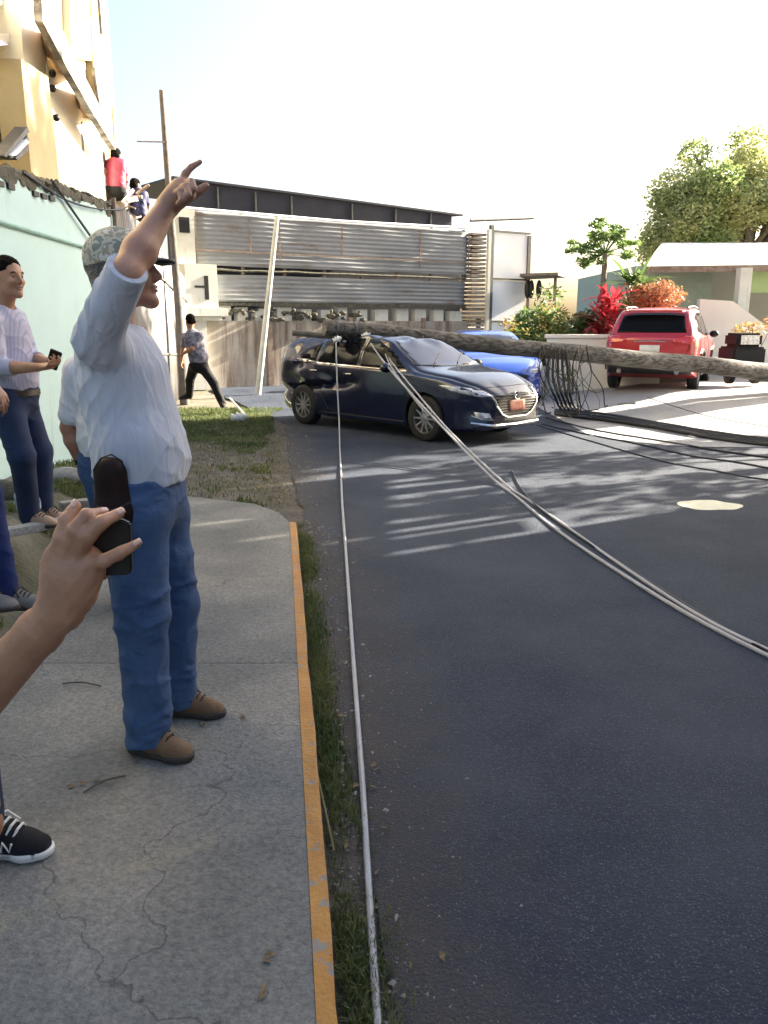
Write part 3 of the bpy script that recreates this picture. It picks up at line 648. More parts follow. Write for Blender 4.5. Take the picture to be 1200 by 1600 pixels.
def wheel(root, x, y, r, w, spokes=10, steer=0, flat=False):
    """a wheel part with tyre, rim and brake disc; y<0 is the right side"""
    s = -1 if y < 0 else 1; ax = Vector((math.sin(steer)*-s*0, 1, 0)); c = Vector((x, y, r))
    R = Matrix.Rotation(steer, 4, 'Z')
    t = MB(); t.lathe([(r*.66, -w/2), (r*.9, -w/2), (r*.97, -w/2+.012), (r, -w/2+.035), (r, w/2-.035), (r*.97, w/2-.012), (r*.9, w/2), (r*.66, w/2), (r*.66, -w/2)], (0, 0, 0), (0, 1, 0), 40, caps=False)
    def place(b): b.v = [tuple(R @ Vector(v)+c) for v in b.v]; return b
    ty = place(t).build('wheel', M['rubber'], root, smooth=True)
    rim = MB(); o = s*(w/2-.012)
    rim.lathe([(r*.67, s*-.06), (r*.66, o), (r*.62, o+s*.004), (r*.60, o-s*.015), (r*.60, s*-.05)], (0, 0, 0), (0, 1, 0), 40, caps=False)
    rim.lathe([(r*.14, o-s*.05), (r*.14, o-s*.004), (r*.07, o)], (0, 0, 0), (0, 1, 0), 20)
    for k in range(spokes):
        a = 2*math.pi*k/spokes; d = Vector((math.cos(a), 0, math.sin(a))); e = Vector((-math.sin(a), 0, math.cos(a)))
        p = [d*r*.10+e*r*.055, d*r*.62+e*r*.035, d*r*.62-e*r*.035, d*r*.10-e*r*.055]
        rim.prism([v+Vector((0, o-s*.02, 0)) for v in p], (0, s*.014, 0))
    place(rim).build('rim', M['alloy'], ty, smooth=False)
    br = MB(); br.lathe([(r*.5, o-s*.09), (r*.5, o-s*.075)], (0, 0, 0), (0, 1, 0), 24); place(br).build('brake_disc', M['steel'], ty)
    return ty
def vehicle(label, cat, loc, rz, K, name, paint, deform=None, scale=1.0, arch=.355, wheelr=.32, wb=(-1.35, 1.35), track=.78, gz=0, pitch=0):
    root = thing(name, label, cat, loc, rz); LOCAL.add(root.name); root.scale = (scale,)*3
    V, F = car_body(K, deform)
    cuts = [((x, s*1.0, wheelr+.01), arch, .56) for x in wb for s in (-1, 1)]
    me = boolean_cut('body', V, F, cuts, [paint, M['plastic']])
    link('body', me, root)
    for x in wb:
        for s in (-1, 1): wheel(root, x, s*track, wheelr, .20, steer=0)
    return root, Decal(V, F)

# --- the crushed navy hatchback ---
F0 = G(662, 690); fdir = Vector((.69, -.724, 0)).normalized(); rt = Vector((fdir.y, -fdir.x, 0))
mid = F0-fdir*1.35-rt*.87
navy_rz = math.atan2(fdir.y, fdir.x)
# the fallen pole's axis in the world, and in the car's space
PA = P(507, 512, 12.45); PB = P(1196, 581, 15.6)
pdir = (PB-PA).normalized(); PC = PA+pdir*((PB-PA).length+1.5)
Minv = (Matrix.Translation(mid) @ Matrix.Rotation(navy_rz, 4, 'Z')).inverted()
pa_l = Minv @ PA; pb_l = Minv @ PB
def crush(V):
    V = V.copy(); tail = np.clip((-1.6-V[:, 0])/.5, 0, 1)*np.clip((V[:, 2]-.9)/.2, 0, 1); V[:, 2] += tail*.13*np.clip((V[:, 2]-.9)/.3, 0, 1)
    V[:, 0] -= tail*.02; A = np.array(pa_l); D = np.array(pb_l)-A; Ln = np.linalg.norm(D[:2]); nrm = np.array([-D[1], D[0]])/Ln
    q = V[:, :2]-A[:2]; dist = q @ nrm; t = (q @ D[:2])/Ln**2
    zp = A[2]+D[2]*np.clip(t, -.1, 1)-.14       # underside of the pole
    up = np.clip((V[:, 2]-.95)/.4, 0, 1)
    reach = zp+np.abs(dist)*.22
    low = np.minimum(V[:, 2], reach); V[:, 2] = np.where(V[:, 2] > .95, V[:, 2]*(1-up)+low*up, V[:, 2])
    # general crumple of roof and rear quarter
    for i, v in enumerate(V):
        n1 = noise.noise(Vector(v)*2.2+Vector((7, 0, 0))); n2 = noise.noise(Vector(v)*5+Vector((0, 3, 0)))
        if v[2] > 1.0: v[2] += (.05*n1+.018*n2)*min((v[2]-1.0)/.3, 1)*(1 if v[0] < .6 else .3)
        if v[0] < -.2 and v[1] < 0 and .25 < v[2] < 1.0:
            w = min((-.2-v[0])/.5, 1); v[1] += w*(.11*max(0, noise.noise(Vector((v[0]*1.6, 0, v[2]*4.5+2))) )*1.6+.012*n2)
        # crease above the rear arch
        if v[0] < .1 and v[1] < 0: v[1] += .10*math.exp(-((v[2]-.62-.10*(v[0]+1.2))/.06)**2)*min((.1-v[0])/.4, 1)
        if v[0] > 1.7 and v[1] < -.2: v[0] -= .05*max(0, n1); v[1] += .04*max(0, n1+.1)*min((v[0]-1.7)/.3, 1)
    return V
HB = dict(x=(-2.24, 2.26), crown=.03,
    zb=[(-2.2, .36), (-2.0, .25), (-1.7, .17), (1.6, .17), (2.0, .17), (2.3, .22)],
    ztop=[(-2.3, .98), (-2.2, 1.08), (-2.08, 1.20), (-1.8, 1.33), (-1.3, 1.415), (-.7, 1.45), (-.2, 1.45), (.15, 1.425), (.42, 1.35), (.8, 1.15), (1.08, 1.005), (1.25, .975), (1.7, .92), (2.0, .83), (2.18, .73), (2.26, .66)],
    zbelt=[(-2.2, .96), (-1.9, 1.03), (-1.3, .99), (.6, .925), (1.1, .90), (1.6, .85), (2.0, .75), (2.26, .60)],
    ws=[(-2.2, .62), (-2.0, .74), (-1.6, .86), (1.5, .86), (1.9, .80), (2.1, .70), (2.26, .50)],
    wb=[(-2.2, .66), (-2.05, .78), (-1.8, .86), (-1.35, .895), (0, .885), (1.35, .895), (1.75, .84), (2.0, .74), (2.15, .62), (2.26, .46)],
    wt=[(-2.2, .50), (-2.0, .56), (-1.5, .57), (-.6, .585), (.2, .575), (.6, .62), (1.1, .72), (1.5, .70), (1.9, .60), (2.15, .45), (2.26, .36)])
navy, D1 = vehicle('dark navy hatchback with a crushed roof and dented side pinned under the fallen pole', 'car', mid, navy_rz, HB, 'parked_car', M['navy_paint'], crush)
def side_glass(D, root, sd, wins, mt):
    for w in wins: D.patch('side_window', [(x, z) for x, z in w], sd, mt, root, off=.006, res=.06)
W1 = [(-.02, .985), (-.02, 1.375), (.18, 1.36), (.52, 1.22), (.92, .98)]
W2 = [(-1.0, 1.02), (-.98, 1.33), (-.6, 1.375), (-.10, 1.38), (-.10, .99)]
W3 = [(-1.52, 1.11), (-1.3, 1.24), (-1.06, 1.31), (-1.07, 1.04), (-1.45, 1.06)]
for sd in ('-y', '+y'): side_glass(D1, navy, sd, [W1, W2, W3], M['glass'])
D1.patch('windscreen', [(.40, -.50), (.36, 0), (.40, .50), (1.0, .69), (1.10, .35), (1.13, 0), (1.10, -.35), (1.0, -.69)], '+z', M['glass_light'], navy, off=.007, res=.07)
D1.patch('rear_window', [(-2.07, -.46), (-2.07, .46), (-1.78, .44), (-1.78, -.44)], '+z', M['glass'], navy, off=.007, res=.07)
gr = D1.patch('grille', [(-.44, .66), (.44, .66), (.40, .48), (.24, .38), (-.24, .38), (-.40, .48)], '+x', M['plastic'], navy, off=.006, res=.05)
b = MB()
for z in np.arange(.41, .66, .035): D1.line(b, [(-.43+max(0, .5-z)*1.2, z), (.43-max(0, .5-z)*1.2, z)], '+x', .005, .012)
b.build('grille_bar', M['steel'], gr)
b = MB(); D1.line(b, [(-.60, .69), (-.47, .655), (-.43, .52), (-.32, .41), (-.2, .365), (.2, .365), (.32, .41), (.43, .52), (.47, .655), (.60, .69)], '+x', .017, .012); b.build('chrome_wing', M['chrome'], gr, smooth=True)
D1.patch('number_plate', [(-.17, .44), (.17, .44), (.17, .59), (-.17, .59)], '+x', M['plate_red'], navy, off=.022, res=.08)
# oval badge with a winged mark
b = MB(); cz, rx, rz_ = .645, .062, .048
D1.line(b, [(rx*math.cos(a), cz+rz_*math.sin(a)) for a in np.linspace(0, 2*math.pi, 17)], '+x', .006, .022)
D1.line(b, [(-.058, cz+.012), (-.03, cz+.008), (0, cz-.022), (.03, cz+.008), (.058, cz+.012)], '+x', .005, .022); b.build('badge', M['chrome'], navy, smooth=True)
for s in (-1, 1):
    # head lamps wrap round the corners
    hl = D1.patch('headlight', [(s*.46, .665), (s*.50, .72), (s*.62, .735), (s*.73, .735), (s*.73, .68), (s*.60, .645)], '+x', M['lamp_glass'], navy, off=.008, res=.04)
    D1.patch('headlight_side', [(1.72, .80), (1.60, .79), (1.80, .72), (2.02, .67), (2.10, .70), (2.0, .76)], '-y' if s < 0 else '+y', M['lamp_glass'], navy, off=.007, res=.04)
    D1.patch('fog_light', [(s*.5, .36), (s*.64, .37), (s*.66, .45), (s*.52, .43)], '+x', M['plastic'] if s > 0 else M['lamp_glass'], navy, off=.008, res=.04)
    b = MB(); D1.line(b, [(s*.48, .345), (s*.6, .35), (s*.68, .40)], '+x', .010, .01); b.build('fog_trim', M['chrome'], navy)
    # mirrors
    if s > 0 or s < 0:
        b = MB(); b.ball((.72, s*.99, .99), (.075, .105, .07)); b.box((.66, min(s*.86, s*.95), .955), (.76, max(s*.86, s*.95), .985)); b.build('wing_mirror', M['navy_paint'], navy, smooth=True)
    sd = '-y' if s < 0 else '+y'
    b = MB()
    D1.line(b, [(-.06, 1.38), (-.06, .24)], sd, .006, 0); D1.line(b, [(.98, .93), (1.0, .60), (.95, .24)], sd, .006, 0)
    D1.line(b, [(-1.02, 1.0), (-1.0, .75), (-.72, .30)], sd, .006, 0); D1.line(b, [(-.9, .245), (.95, .245)], sd, .006, 0)
    D1.line(b, [(1.9, .78), (1.72, .70), (1.70, .30)], sd, .005, 0)
    b.each('door_seam', M['dark'], navy)
    b = MB(); D1.line(b, [(-.30, .86), (-.12, .86)], sd, .014, .02); D1.line(b, [(-1.1, .88), (-.94, .88)], sd, .014, .02); b.each('door_handle', M['navy_paint'], navy)
    b = MB(); D1.line(b, [(-1.55, 1.05), (-1.0, 1.0), (0, .97), (.95, .95)], sd, .006, .003); b.build('window_trim', M['chrome'], navy)
    D1.patch('tail_light', [(s*.42, .88), (s*.66, .90), (s*.72, .98), (s*.55, .99), (s*.42, .95)], '-x', M['lamp_red'], navy, off=.008, res=.05)
b = MB(); D1.line(b, [(-.5, .27), (0, .255), (.5, .27)], '+x', .02, .01); D1.line(b, [(-.7, .30), (-.5, .27)], '+x', .016, .01); b.each('front_lip', M['chrome'], navy)
b = MB(); D1.line(b, [(1.14, -.74), (1.6, -.70), (1.98, -.58)], '+z', .005, 0); D1.line(b, [(1.14, .74), (1.6, .70), (1.98, .58)], '+z', .005, 0); D1.line(b, [(2.07, -.55), (2.12, 0), (2.07, .55)], '+z', .005, 0); b.each('bonnet_seam', M['dark'], navy)
b = MB()
for s in (-1, 1): b.tube([(1.05, s*.25-.1, 1.045), (.80, s*.25+.28, 1.175)], .008, 5)
b.each('wiper', M['plastic'], navy)

# --- red sport utility car seen from behind ---
SUVK = dict(x=(-2.18, 2.28), crown=.035,
    zb=[(-2.3, .48), (-2.1, .36), (-1.7, .26), (1.6, .26), (2.3, .38)],
    ztop=[(-2.2, 1.05), (-2.12, 1.15), (-2.02, 1.36), (-1.88, 1.55), (-1.75, 1.63), (-1.3, 1.67), (-.5, 1.69), (.2, 1.66), (.5, 1.58), (1.2, 1.14), (1.4, 1.09), (1.9, 1.02), (2.28, .80)],
    zbelt=[(-2.2, 1.03), (-2.0, 1.10), (-1.3, 1.10), (.9, 1.03), (1.4, 1.0), (2.0, .92), (2.28, .75)],
    ws=[(-2.2, .76), (-2.0, .84), (-1.7, .89), (1.5, .89), (2.0, .80), (2.28, .62)],
    wb=[(-2.2, .76), (-2.05, .86), (-1.8, .91), (0, .915), (1.5, .91), (2.0, .82), (2.28, .6)],
    wt=[(-2.2, .70), (-1.9, .66), (-1.5, .63), (0, .64), (.5, .64), (1.2, .75), (1.9, .7), (2.28, .45)])
sp = G(1012, 609, .29); 
suv_dir = math.radians(64)                                    # heading, away from the camera
sd_ = Vector((math.cos(suv_dir), math.sin(suv_dir), 0))
suv_c = Vector((sp.x, sp.y, .25))+sd_*2.0
suv, D2 = vehicle('red sport utility car parked on the drive behind the fallen pole', 'car', suv_c, suv_dir, SUVK, 'parked_car', M['red_paint'], None, 1.0, .40, .355, (-1.33, 1.37), .79)
for sd in ('-y', '+y'):
    for w in ([(.02, 1.10), (.02, 1.56), (.28, 1.54), (.62, 1.38), (1.0, 1.10)], [(-1.02, 1.13), (-1.0, 1.55), (-.06, 1.57), (-.06, 1.10)], [(-1.72, 1.20), (-1.55, 1.46), (-1.1, 1.54), (-1.1, 1.14)]):
        D2.patch('side_window', w, sd, M['glass'], suv, off=.006, res=.08)
    b = MB()
    for p in ([(-.02, 1.58), (-.02, .3)], [(-1.06, 1.12), (-.95, .8), (-.75, .35)], [(1.1, 1.02), (1.05, .35)]): D2.line(b, p, sd, .006, 0)
    b.each('door_seam', M['dark'], suv)
    b = MB(); D2.line(b, [(-1.75, .42), (-1.7, .75), (-1.33, .83), (-.95, .75), (-.88, .42), (.9, .40), (.98, .75), (1.37, .83), (1.75, .75), (1.8, .45)], sd, .03, .005); b.build('arch_trim', M['plastic'], suv, smooth=True)
    s = -1 if sd == '-y' else 1
    b = MB(); b.ball((.78, s*.955, 1.12), (.07, .10, .075)); b.build('wing_mirror', M['plastic'], suv, smooth=True)
    D2.patch('tail_light', [(s*.40, .98), (s*.80, .96), (s*.84, 1.10), (s*.62, 1.12), (s*.44, 1.04)], '-x', M['lamp_red'], suv, off=.012, res=.05)
    b = MB(); D2.line(b, [(-1.6, s*.60), (0, s*.62), (.4, s*.62)], '+z', .016, .03); b.each('roof_rail', M['plastic'], suv)
D2.patch('rear_window', [(-.66, 1.17), (.66, 1.17), (.58, 1.50), (.3, 1.545), (-.3, 1.545), (-.58, 1.50)], '-x', M['glass'], suv, off=.008, res=.07)
D2.patch('rear_bumper', [(-.80, .36), (.80, .36), (.84, .60), (.7, .62), (-.7, .62), (-.84, .60)], '-x', M['plastic'], suv, off=.03, res=.07)
D2.patch('number_plate', [(-.19, .80), (.19, .80), (.19, .93), (-.19, .93)], '-x', M['plate'], suv, off=.02, res=.1)
b = MB(); D2.line(b, [(-.84, .66), (0, .68), (.84, .66)], '-x', .008, 0); D2.line(b, [(-.70, 1.13), (-.74, .9), (-.66, .68)], '-x', .006, 0); D2.line(b, [(.70, 1.13), (.74, .9), (.66, .68)], '-x', .006, 0); b.each('hatch_seam', M['dark'], suv)
b = MB(); b.prism([(-1.86, -.58, 1.575), (-1.86, .58, 1.575), (-2.08, .54, 1.56), (-2.08, -.54, 1.56)], (0, 0, .035)); b.build('roof_spoiler', M['red_paint'], suv, bevel=.008)
b = MB(); D2.line(b, [(-.30, 1.0), (0, 1.01), (.30, 1.0)], '-x', .012, .012); b.build('chrome_strip', M['chrome'], suv)
b = MB()
for s in (-1, 1): b.lathe([(.05, -.02), (.05, .1), (.04, .1), (.04, 0)], (-2.24, s*.55, .42), (1, 0, 0), 16)
b.each('exhaust', M['chrome'], suv)

# --- bright blue car beyond the navy one ---
bl_dir = math.radians(-12)
bc = G(787, 604, 0); bl_c = Vector((2.25, 16.9, 0))
BK = dict(HB); 
blue, D3 = vehicle('bright blue hatchback half hidden behind the navy car and the fallen pole', 'car', bl_c, bl_dir, BK, 'parked_car', M['blue_paint'], None, 1.0)
blue.rotation_euler = (0, 0, math.radians(-86)); blue.location = Vector((2.25, 18.1, 0))
for sd in ('-y', '+y'): side_glass(D3, blue, sd, [W1, W2, W3], M['glass'])
D3.patch('windscreen', [(.40, -.50), (.36, 0), (.40, .50), (1.0, .69), (1.13, 0), (1.0, -.69)], '+z', M['glass_light'], blue, off=.007, res=.07)
for s in (-1, 1):
    D3.patch('headlight', [(s*.46, .665), (s*.50, .72), (s*.73, .735), (s*.73, .68), (s*.60, .645)], '+x', M['lamp_glass'], blue, off=.008, res=.04)
    D3.patch('headlight_side', [(1.72, .80), (1.60, .79), (1.80, .72), (2.02, .67), (2.10, .70), (2.0, .76)], '-y' if s < 0 else '+y', M['lamp_glass'], blue, off=.007, res=.04)
    b = MB(); b.ball((.72, s*.99, .99), (.075, .105, .07)); b.build('wing_mirror', M['lamp_red'] if s < 0 else M['blue_paint'], blue, smooth=True)
    b = MB(); D3.line(b, [(-.06, 1.38), (-.06, .24)], '-y' if s < 0 else '+y', .006, 0); D3.line(b, [(.98, .93), (1.0, .60), (.95, .24)], '-y' if s < 0 else '+y', .006, 0); b.each('door_seam', M['dark'], blue)
D3.patch('grille', [(-.44, .62), (.44, .62), (.30, .38), (-.30, .38)], '+x', M['plastic'], blue, off=.006, res=.05)
# ---------------- fallen pole and its wires ----------------
pole = thing('utility_pole', 'fallen weathered wooden utility pole lying across the crushed navy car', 'utility pole', (PC.x, PC.y, .3))
b = MB(); pts = []; rad = []; N = 70; Lp = (PC-PA).length
for i in range(N+1):
    t = i/N; q = PA.lerp(PC, t); q = q+Vector((0, 0, .03*noise.noise(Vector((t*5, 0, 0)))))+Vector((0, .03*noise.noise(Vector((t*4, 3, 0))), 0)); pts.append(q); rad.append((.120+.055*t)*(1+.05*noise.noise(Vector((t*22, 1, 0)))))
b.tube(pts, rad, 18)
# long cracks in the timber
V = []
for v in b.v:
    v = Vector(v); n_ = noise.noise(Vector((v.x*.35, v.y*9, v.z*11))); V.append(tuple(v+Vector((0, 0, .012*n_))))
b.v = V
def grain(m, t, L, bs, mp, rp):
    """grain that runs along the pole"""
    mp2 = _n(t, 'ShaderNodeMapping', vector_type='POINT'); ang = math.atan2(pdir.y, pdir.x); mp2.inputs['Rotation'].default_value = (0, 0, -ang); mp2.inputs['Scale'].default_value = (1.2, 28, 28)
    L.new([n for n in t.nodes if n.type == 'TEX_COORD'][0].outputs['Object'], mp2.inputs[0])
    nb = _n(t, 'ShaderNodeTexNoise'); nb.inputs['Scale'].default_value = 1; nb.inputs['Detail'].default_value = 7; L.new(mp2.outputs[0], nb.inputs['Vector'])
    r3 = _n(t, 'ShaderNodeValToRGB'); r3.color_ramp.elements[0].position = .38; r3.color_ramp.elements[1].position = .6
    r3.color_ramp.elements[0].color = (.35, .33, .3, 1); r3.color_ramp.elements[1].color = (1.1, 1.1, 1.1, 1); L.new(nb.outputs[0], r3.inputs[0])
    mx = _n(t, 'ShaderNodeMix', data_type='RGBA', blend_type='MULTIPLY'); mx.inputs[0].default_value = 1; L.new(rp.outputs[0], mx.inputs[6]); L.new(r3.outputs[0], mx.inputs[7]); L.new(mx.outputs[2], bs.inputs['Base Color'])
    bp = _n(t, 'ShaderNodeBump'); bp.inputs['Strength'].default_value = .8; bp.inputs['Distance'].default_value = .02; L.new(nb.outputs[0], bp.inputs['Height']); L.new(bp.outputs[0], bs.inputs['Normal'])
M['polewood'] = mat('grained_pole_wood', (.10, .092, .085), .9, scale=1.5, col2=(.21, .195, .175), mix=(.35, .65), extra=grain)
b.build('pole', M['polewood'], pole, smooth=True)
b = MB(); side = Vector((-pdir.y, pdir.x, 0)).normalized()
for d0 in (.18, .48):
    c = PA+pdir*d0; b.lathe([(.139, -.02), (.139, .02)], c, pdir, 20)
b.each('steel_band', M['steel'], pole)
for px, py, d0 in ((527, 530, .25), (572, 524, .80)):
    c = P(px, py, 12.30+.25*d0); ins = MB(); ins.lathe([(.02, -.07), (.045, -.065), (.03, -.04), (.055, -.02), (.035, .0), (.055, .02), (.03, .045), (.02, .07)], c, (1, 0, .35), 14); ins.build('insulator', M['porcelain'], pole, smooth=True)
b = MB(); c1 = P(457, 520, 12.7); c2 = P(560, 527, 12.75); b.tube([c1, c1.lerp(c2, .5)+Vector((0, 0, -.01)), c2], .045, 8); 
b.build('crossarm', M['wood2'], pole)
b = MB()
for k in range(14):
    t = random.uniform(.25, 2.2); c = PA+pdir*t; a = c+Vector((0, -.08, .1)); e = c+Vector((random.uniform(-.2, .5), -.16, random.uniform(-.22, -.1)))
    b.tube([a, a.lerp(e, .5)+Vector((random.uniform(-.05, .05), -.07, .02)), e], .008, 5)
b.each('tie_wire', M['cable_b'], pole)

def spline(pts, n=8): return [tuple(q) for q in catmull([tuple(p) for p in pts], n)]
def cable(name, label, pts, r, m, cat='cable', group=None, n=10, wob=0):
    q = [(x, y, max(z, terrain_z(x, y)+r*.9)) for x, y, z in spline(pts, n)]
    if wob: q = [(x+wob*noise.noise(Vector((x*3, y*3, 7))), y+wob*noise.noise(Vector((y*3, x*3, 1))), z) for x, y, z in q]
    b = MB(); b.tube(q, r, 8); o = b.build(name, m, None, smooth=True); return setp(o, label, cat, group)
def gp(px, py, h=.015): 
    g = G(px, py, 0); z = terrain_z(g.x, g.y); g = G(px, py, z+h); return g
cable('guy_wire', 'pale grey cable running straight from the pole tip down beside the yellow kerb', [P(525, 535, 12.2), P(527, 600, 11.75), P(530, 660, 11.35), gp(531, 698, .03), gp(533, 745, .02), gp(535, 790, .02), gp(541, 870), gp(552, 1030), gp(566, 1220), gp(577, 1400), gp(592, 1625), gp(612, 1900)], .0105, M['cable_w'])
cable('guy_wire', 'pale cable, left one of the pair sweeping from the pole across the road', [P(574, 528, 12.35), P(592, 555, 11.75), P(622, 592, 10.95), P(690, 666, 9.5), gp(780, 757), gp(870, 828), gp(985, 905), gp(1090, 968), gp(1215, 1032), gp(1400, 1120), Vector((3.9, 1.6, .02)), Vector((6.0, -.6, .02)), Vector((8.4, -2.2, .02))], .012, M['cable_w'], n=12)
cable('guy_wire', 'pale cable, right one of the pair sweeping from the pole across the road', [P(600, 545, 12.2), P(612, 566, 11.55), P(643, 604, 10.8), P(705, 676, 9.4), gp(800, 765), gp(870, 812), gp(985, 893), gp(1100, 966), gp(1215, 1022), gp(1400, 1100), Vector((4.1, 1.8, .02)), Vector((6.2, -.2, .02)), Vector((8.4, -1.7, .02))], .011, M['cable_w'], n=12)
cable('black_cable', 'short black cable loop beside the pale cables in the road', [gp(800, 735), gp(812, 760), gp(838, 790), gp(885, 825), gp(950, 868), gp(1040, 925), gp(1130, 980), gp(1215, 1025)], .008, M['cable_b'])
b = MB()
for k in range(3): b.tube(spline([P(598+k*5, 542+k*6, 12.1), P(612+k*6, 575+k*8, 11.3), P(640+k*6, 612+k*9, 10.7), P(662+k*4, 642+k*4, 10.2)]), .008, 6)
setp(b.build('guy_wire', M['cable_w'], smooth=True), 'frayed strands hanging over the navy car windscreen from the pole', 'cable')
# heavy black bundle and thin cables on the drive
def dcable(label, a, r, group=None, sag=0):
    return cable('black_cable', label, [gp(x, y, r) for x, y in a], r, M['cable_b'], group=group, wob=.02)
for k in range(3):
    dcable(('thick black cable bundle lying across the drive from the tangle', 'thick black cable in the bundle, nearest strand', 'thick black cable in the bundle, farthest strand')[k],
           [(868, 641+k*3), (940, 647+k*4), (1030, 662+k*3), (1120, 677+k*4), (1210, 688+k*4), (1320, 700+k*4)], .032)
dcable('thin black cable on the road, first below the thick bundle', [(852, 652), (930, 672), (1040, 690), (1130, 705), (1215, 716), (1320, 725)], .014)
dcable('thin black cable on the road, second below the thick bundle', [(846, 662), (905, 676), (1000, 694), (1080, 712), (1150, 722), (1220, 734), (1320, 745)], .011)
dcable('thin black cable furthest forward on the sunlit road', [(838, 664), (960, 700), (1040, 722), (1110, 734), (1170, 746), (1230, 752)], .009)
dcable('fine black wire lying on the bright drive behind the bundle', [(1010, 620), (1070, 640), (1130, 655), (1210, 668)], .006)
# tangle hanging from the pole
tg = thing('cable_tangle', 'tangle of black wires hanging from the fallen pole down to the drive', 'cable tangle', gp(880, 645))
for k in range(26):
    x0 = random.uniform(842, 918); t = (x0-507)/(1196-507); top = P(x0, 545+random.uniform(-8, 12), 13.55+random.uniform(-.15, .15))
    ln = random.choice([1, 1, .7, .5, .85]); x1 = x0+random.uniform(-22, 34); y1 = 548+ln*random.uniform(80, 108)
    m1 = P(x0+random.uniform(-14, 14), 545+(y1-545)*.35, 13.5+random.uniform(-.2, .2)); m2 = P((x0+x1)/2+random.uniform(-16, 16), 545+(y1-545)*.7, 13.5+random.uniform(-.2, .2)); e = P(x1, y1, 13.5+random.uniform(-.2, .2))
    e.z = max(e.z, .05)
    b = MB(); b.tube(spline([top, m1, m2, e, e+Vector((random.uniform(-.1, .25), -.05, -.0))], 6), random.choice([.005, .007, .010]), 6); b.build('wire', M['cable_b'] if k % 4 else M['wood2'], tg, smooth=True)
for k in range(5):
    b = MB(); x0 = 860+k*6; b.tube(spline([P(x0, 545, 13.5), P(x0-4+k*2, 590, 13.4), P(x0+8, 622, 13.3), gp(878+k*6, 640), gp(900+k*5, 648)], 8), .022, 8); b.build('thick_wire', M['cable_b'], tg, smooth=True)
# twigs / debris by the tangle and at the far verge
def twig(label, a, b_, r, m=None):
    q = MB(); a = Vector(a); b_ = Vector(b_); mid_ = a.lerp(b_, .5)+Vector((0, 0, .012)); q.tube(spline([a, mid_, b_], 4), r, 6); return setp(q.build('broken_stick', m or M['wood2'], smooth=True), label, 'stick')
twig('short broken stick lying on the drive beside the red car', gp(965, 632, .03), gp(992, 630, .03), .025, M['drive'])
ib = thing('broken_insulator', 'broken white insulator on a metal rod lying at the grass edge', 'insulator', gp(375, 650))
b = MB(); b.tube([gp(359, 622, .05), gp(382, 648, .06)], .018, 8); b.build('rod', M['porcelain'], ib, smooth=True)
b = MB(); c = gp(374, 652, .07); b.lathe([(.03, -.14), (.08, -.12), (.05, -.06), (.1, -.03), (.06, .02), (.10, .05), (.05, .1), (.03, .14)], c, (1, .15, .1), 16); b.build('cap', M['porcelain'], ib, smooth=True)

# ---------------- leaning thin poles in the distance ----------------
up_ = P(252, 141, 16.5); dn = P(287, 600, 16.5); dn.z = -.1
po = thing('utility_pole', 'thin grey wooden pole standing by the end of the tin fence', 'utility pole', dn)
b = MB(); b.tube([dn, dn.lerp(up_, .33)+Vector((.02, 0, 0)), dn.lerp(up_, .66), up_], [.10, .08, .065, .045], 12); b.build('pole', M['wood2'], po, smooth=True)
b = MB(); a = P(240, 221, 16.5); b.tube([P(214, 221, 16.5), P(262, 222, 16.45)], .014, 6); b.build('crossbar', M['rust'], po)
a = P(433, 337, 18.5); c = P(401, 596, 18.5); c.z = -.1
pp = setp((lambda q: (q.tube([c, c.lerp(a, .45), a], [.075, .065, .05], 10), q)[1])(MB()).build('leaning_pole', [M['bamboo']], smooth=True), 'pale thin pole leaning in front of the grey tin shed', 'pole')
# ---------------- left side: mint wall, tin fence, ochre building ----------------
def wx(y): return -3.4-.104*(y-7.1)
mw = thing('mint_wall', 'mint green rendered wall with black mould along its top', 'wall', (wx(7), 7, 0))
Y0, Y1 = -1.0, 12.25
N = 60; V = []; ztop = lambda y: 2.93+.07*(y-7.1)*.9
for i in range(N+1):
    y = Y0+(Y1-Y0)*i/N; V.append((y, ztop(y)+.012*noise.noise(Vector((y*3, 0, 0)))))
b = MB()
poly = [(wx(y), y, z) for y, z in V]; 
for i in range(N):
    (ya, za), (yb, zb_) = V[i], V[i+1]
    b.add([(wx(ya), ya, -.3), (wx(yb), yb, -.3), (wx(yb), yb, zb_), (wx(ya), ya, za), (wx(ya)-.2, ya, -.3), (wx(yb)-.2, yb, -.3), (wx(yb)-.2, yb, zb_), (wx(ya)-.2, ya, za)],
          [(0, 1, 2, 3), (3, 2, 6, 7), (5, 4, 7, 6)]+([(4, 0, 3, 7)] if i == 0 else [])+([(1, 5, 6, 2)] if i == N-1 else []))
b.build('render_coat', M['mint'], mw)
b = MB()
for i in range(520):
    y = random.uniform(Y0, Y1); r = random.uniform(.010, .030)*(1 if y < 8.2 else 1.4); b.ball((wx(y)-random.uniform(-.02, .16), y, ztop(y)+random.uniform(-.06, .05)), (r*random.uniform(.8, 1.4), r*random.uniform(1, 2.5), r*.8), 7, 5)
V2 = []; NM = 260
for i in range(NM+1):
    y = Y0+(Y1-Y0)*i/NM; hh = .05+.09*abs(noise.noise(Vector((y*2.3, 3, 0))))+.05*noise.noise(Vector((y*9, 1, 0))); dd = .06+.16*abs(noise.noise(Vector((y*1.7, 8, 0))))+.05*noise.noise(Vector((y*8, 8, 0)))
    V2 += [(wx(y)+.012, y, ztop(y)-max(dd, .01)), (wx(y)+.02, y, ztop(y)+.01), (wx(y)-.05, y, ztop(y)+max(hh, .02)*(.6 if y < 8 else 1)), (wx(y)-.2, y, ztop(y)+.01)]
b.add(V2, [(4*i+k, 4*i+4+k, 4*i+5+k, 4*i+1+k) for i in range(NM) for k in range(3)])
setp(b.build('mould', M['moss'], mw, smooth=True), kind='stuff')
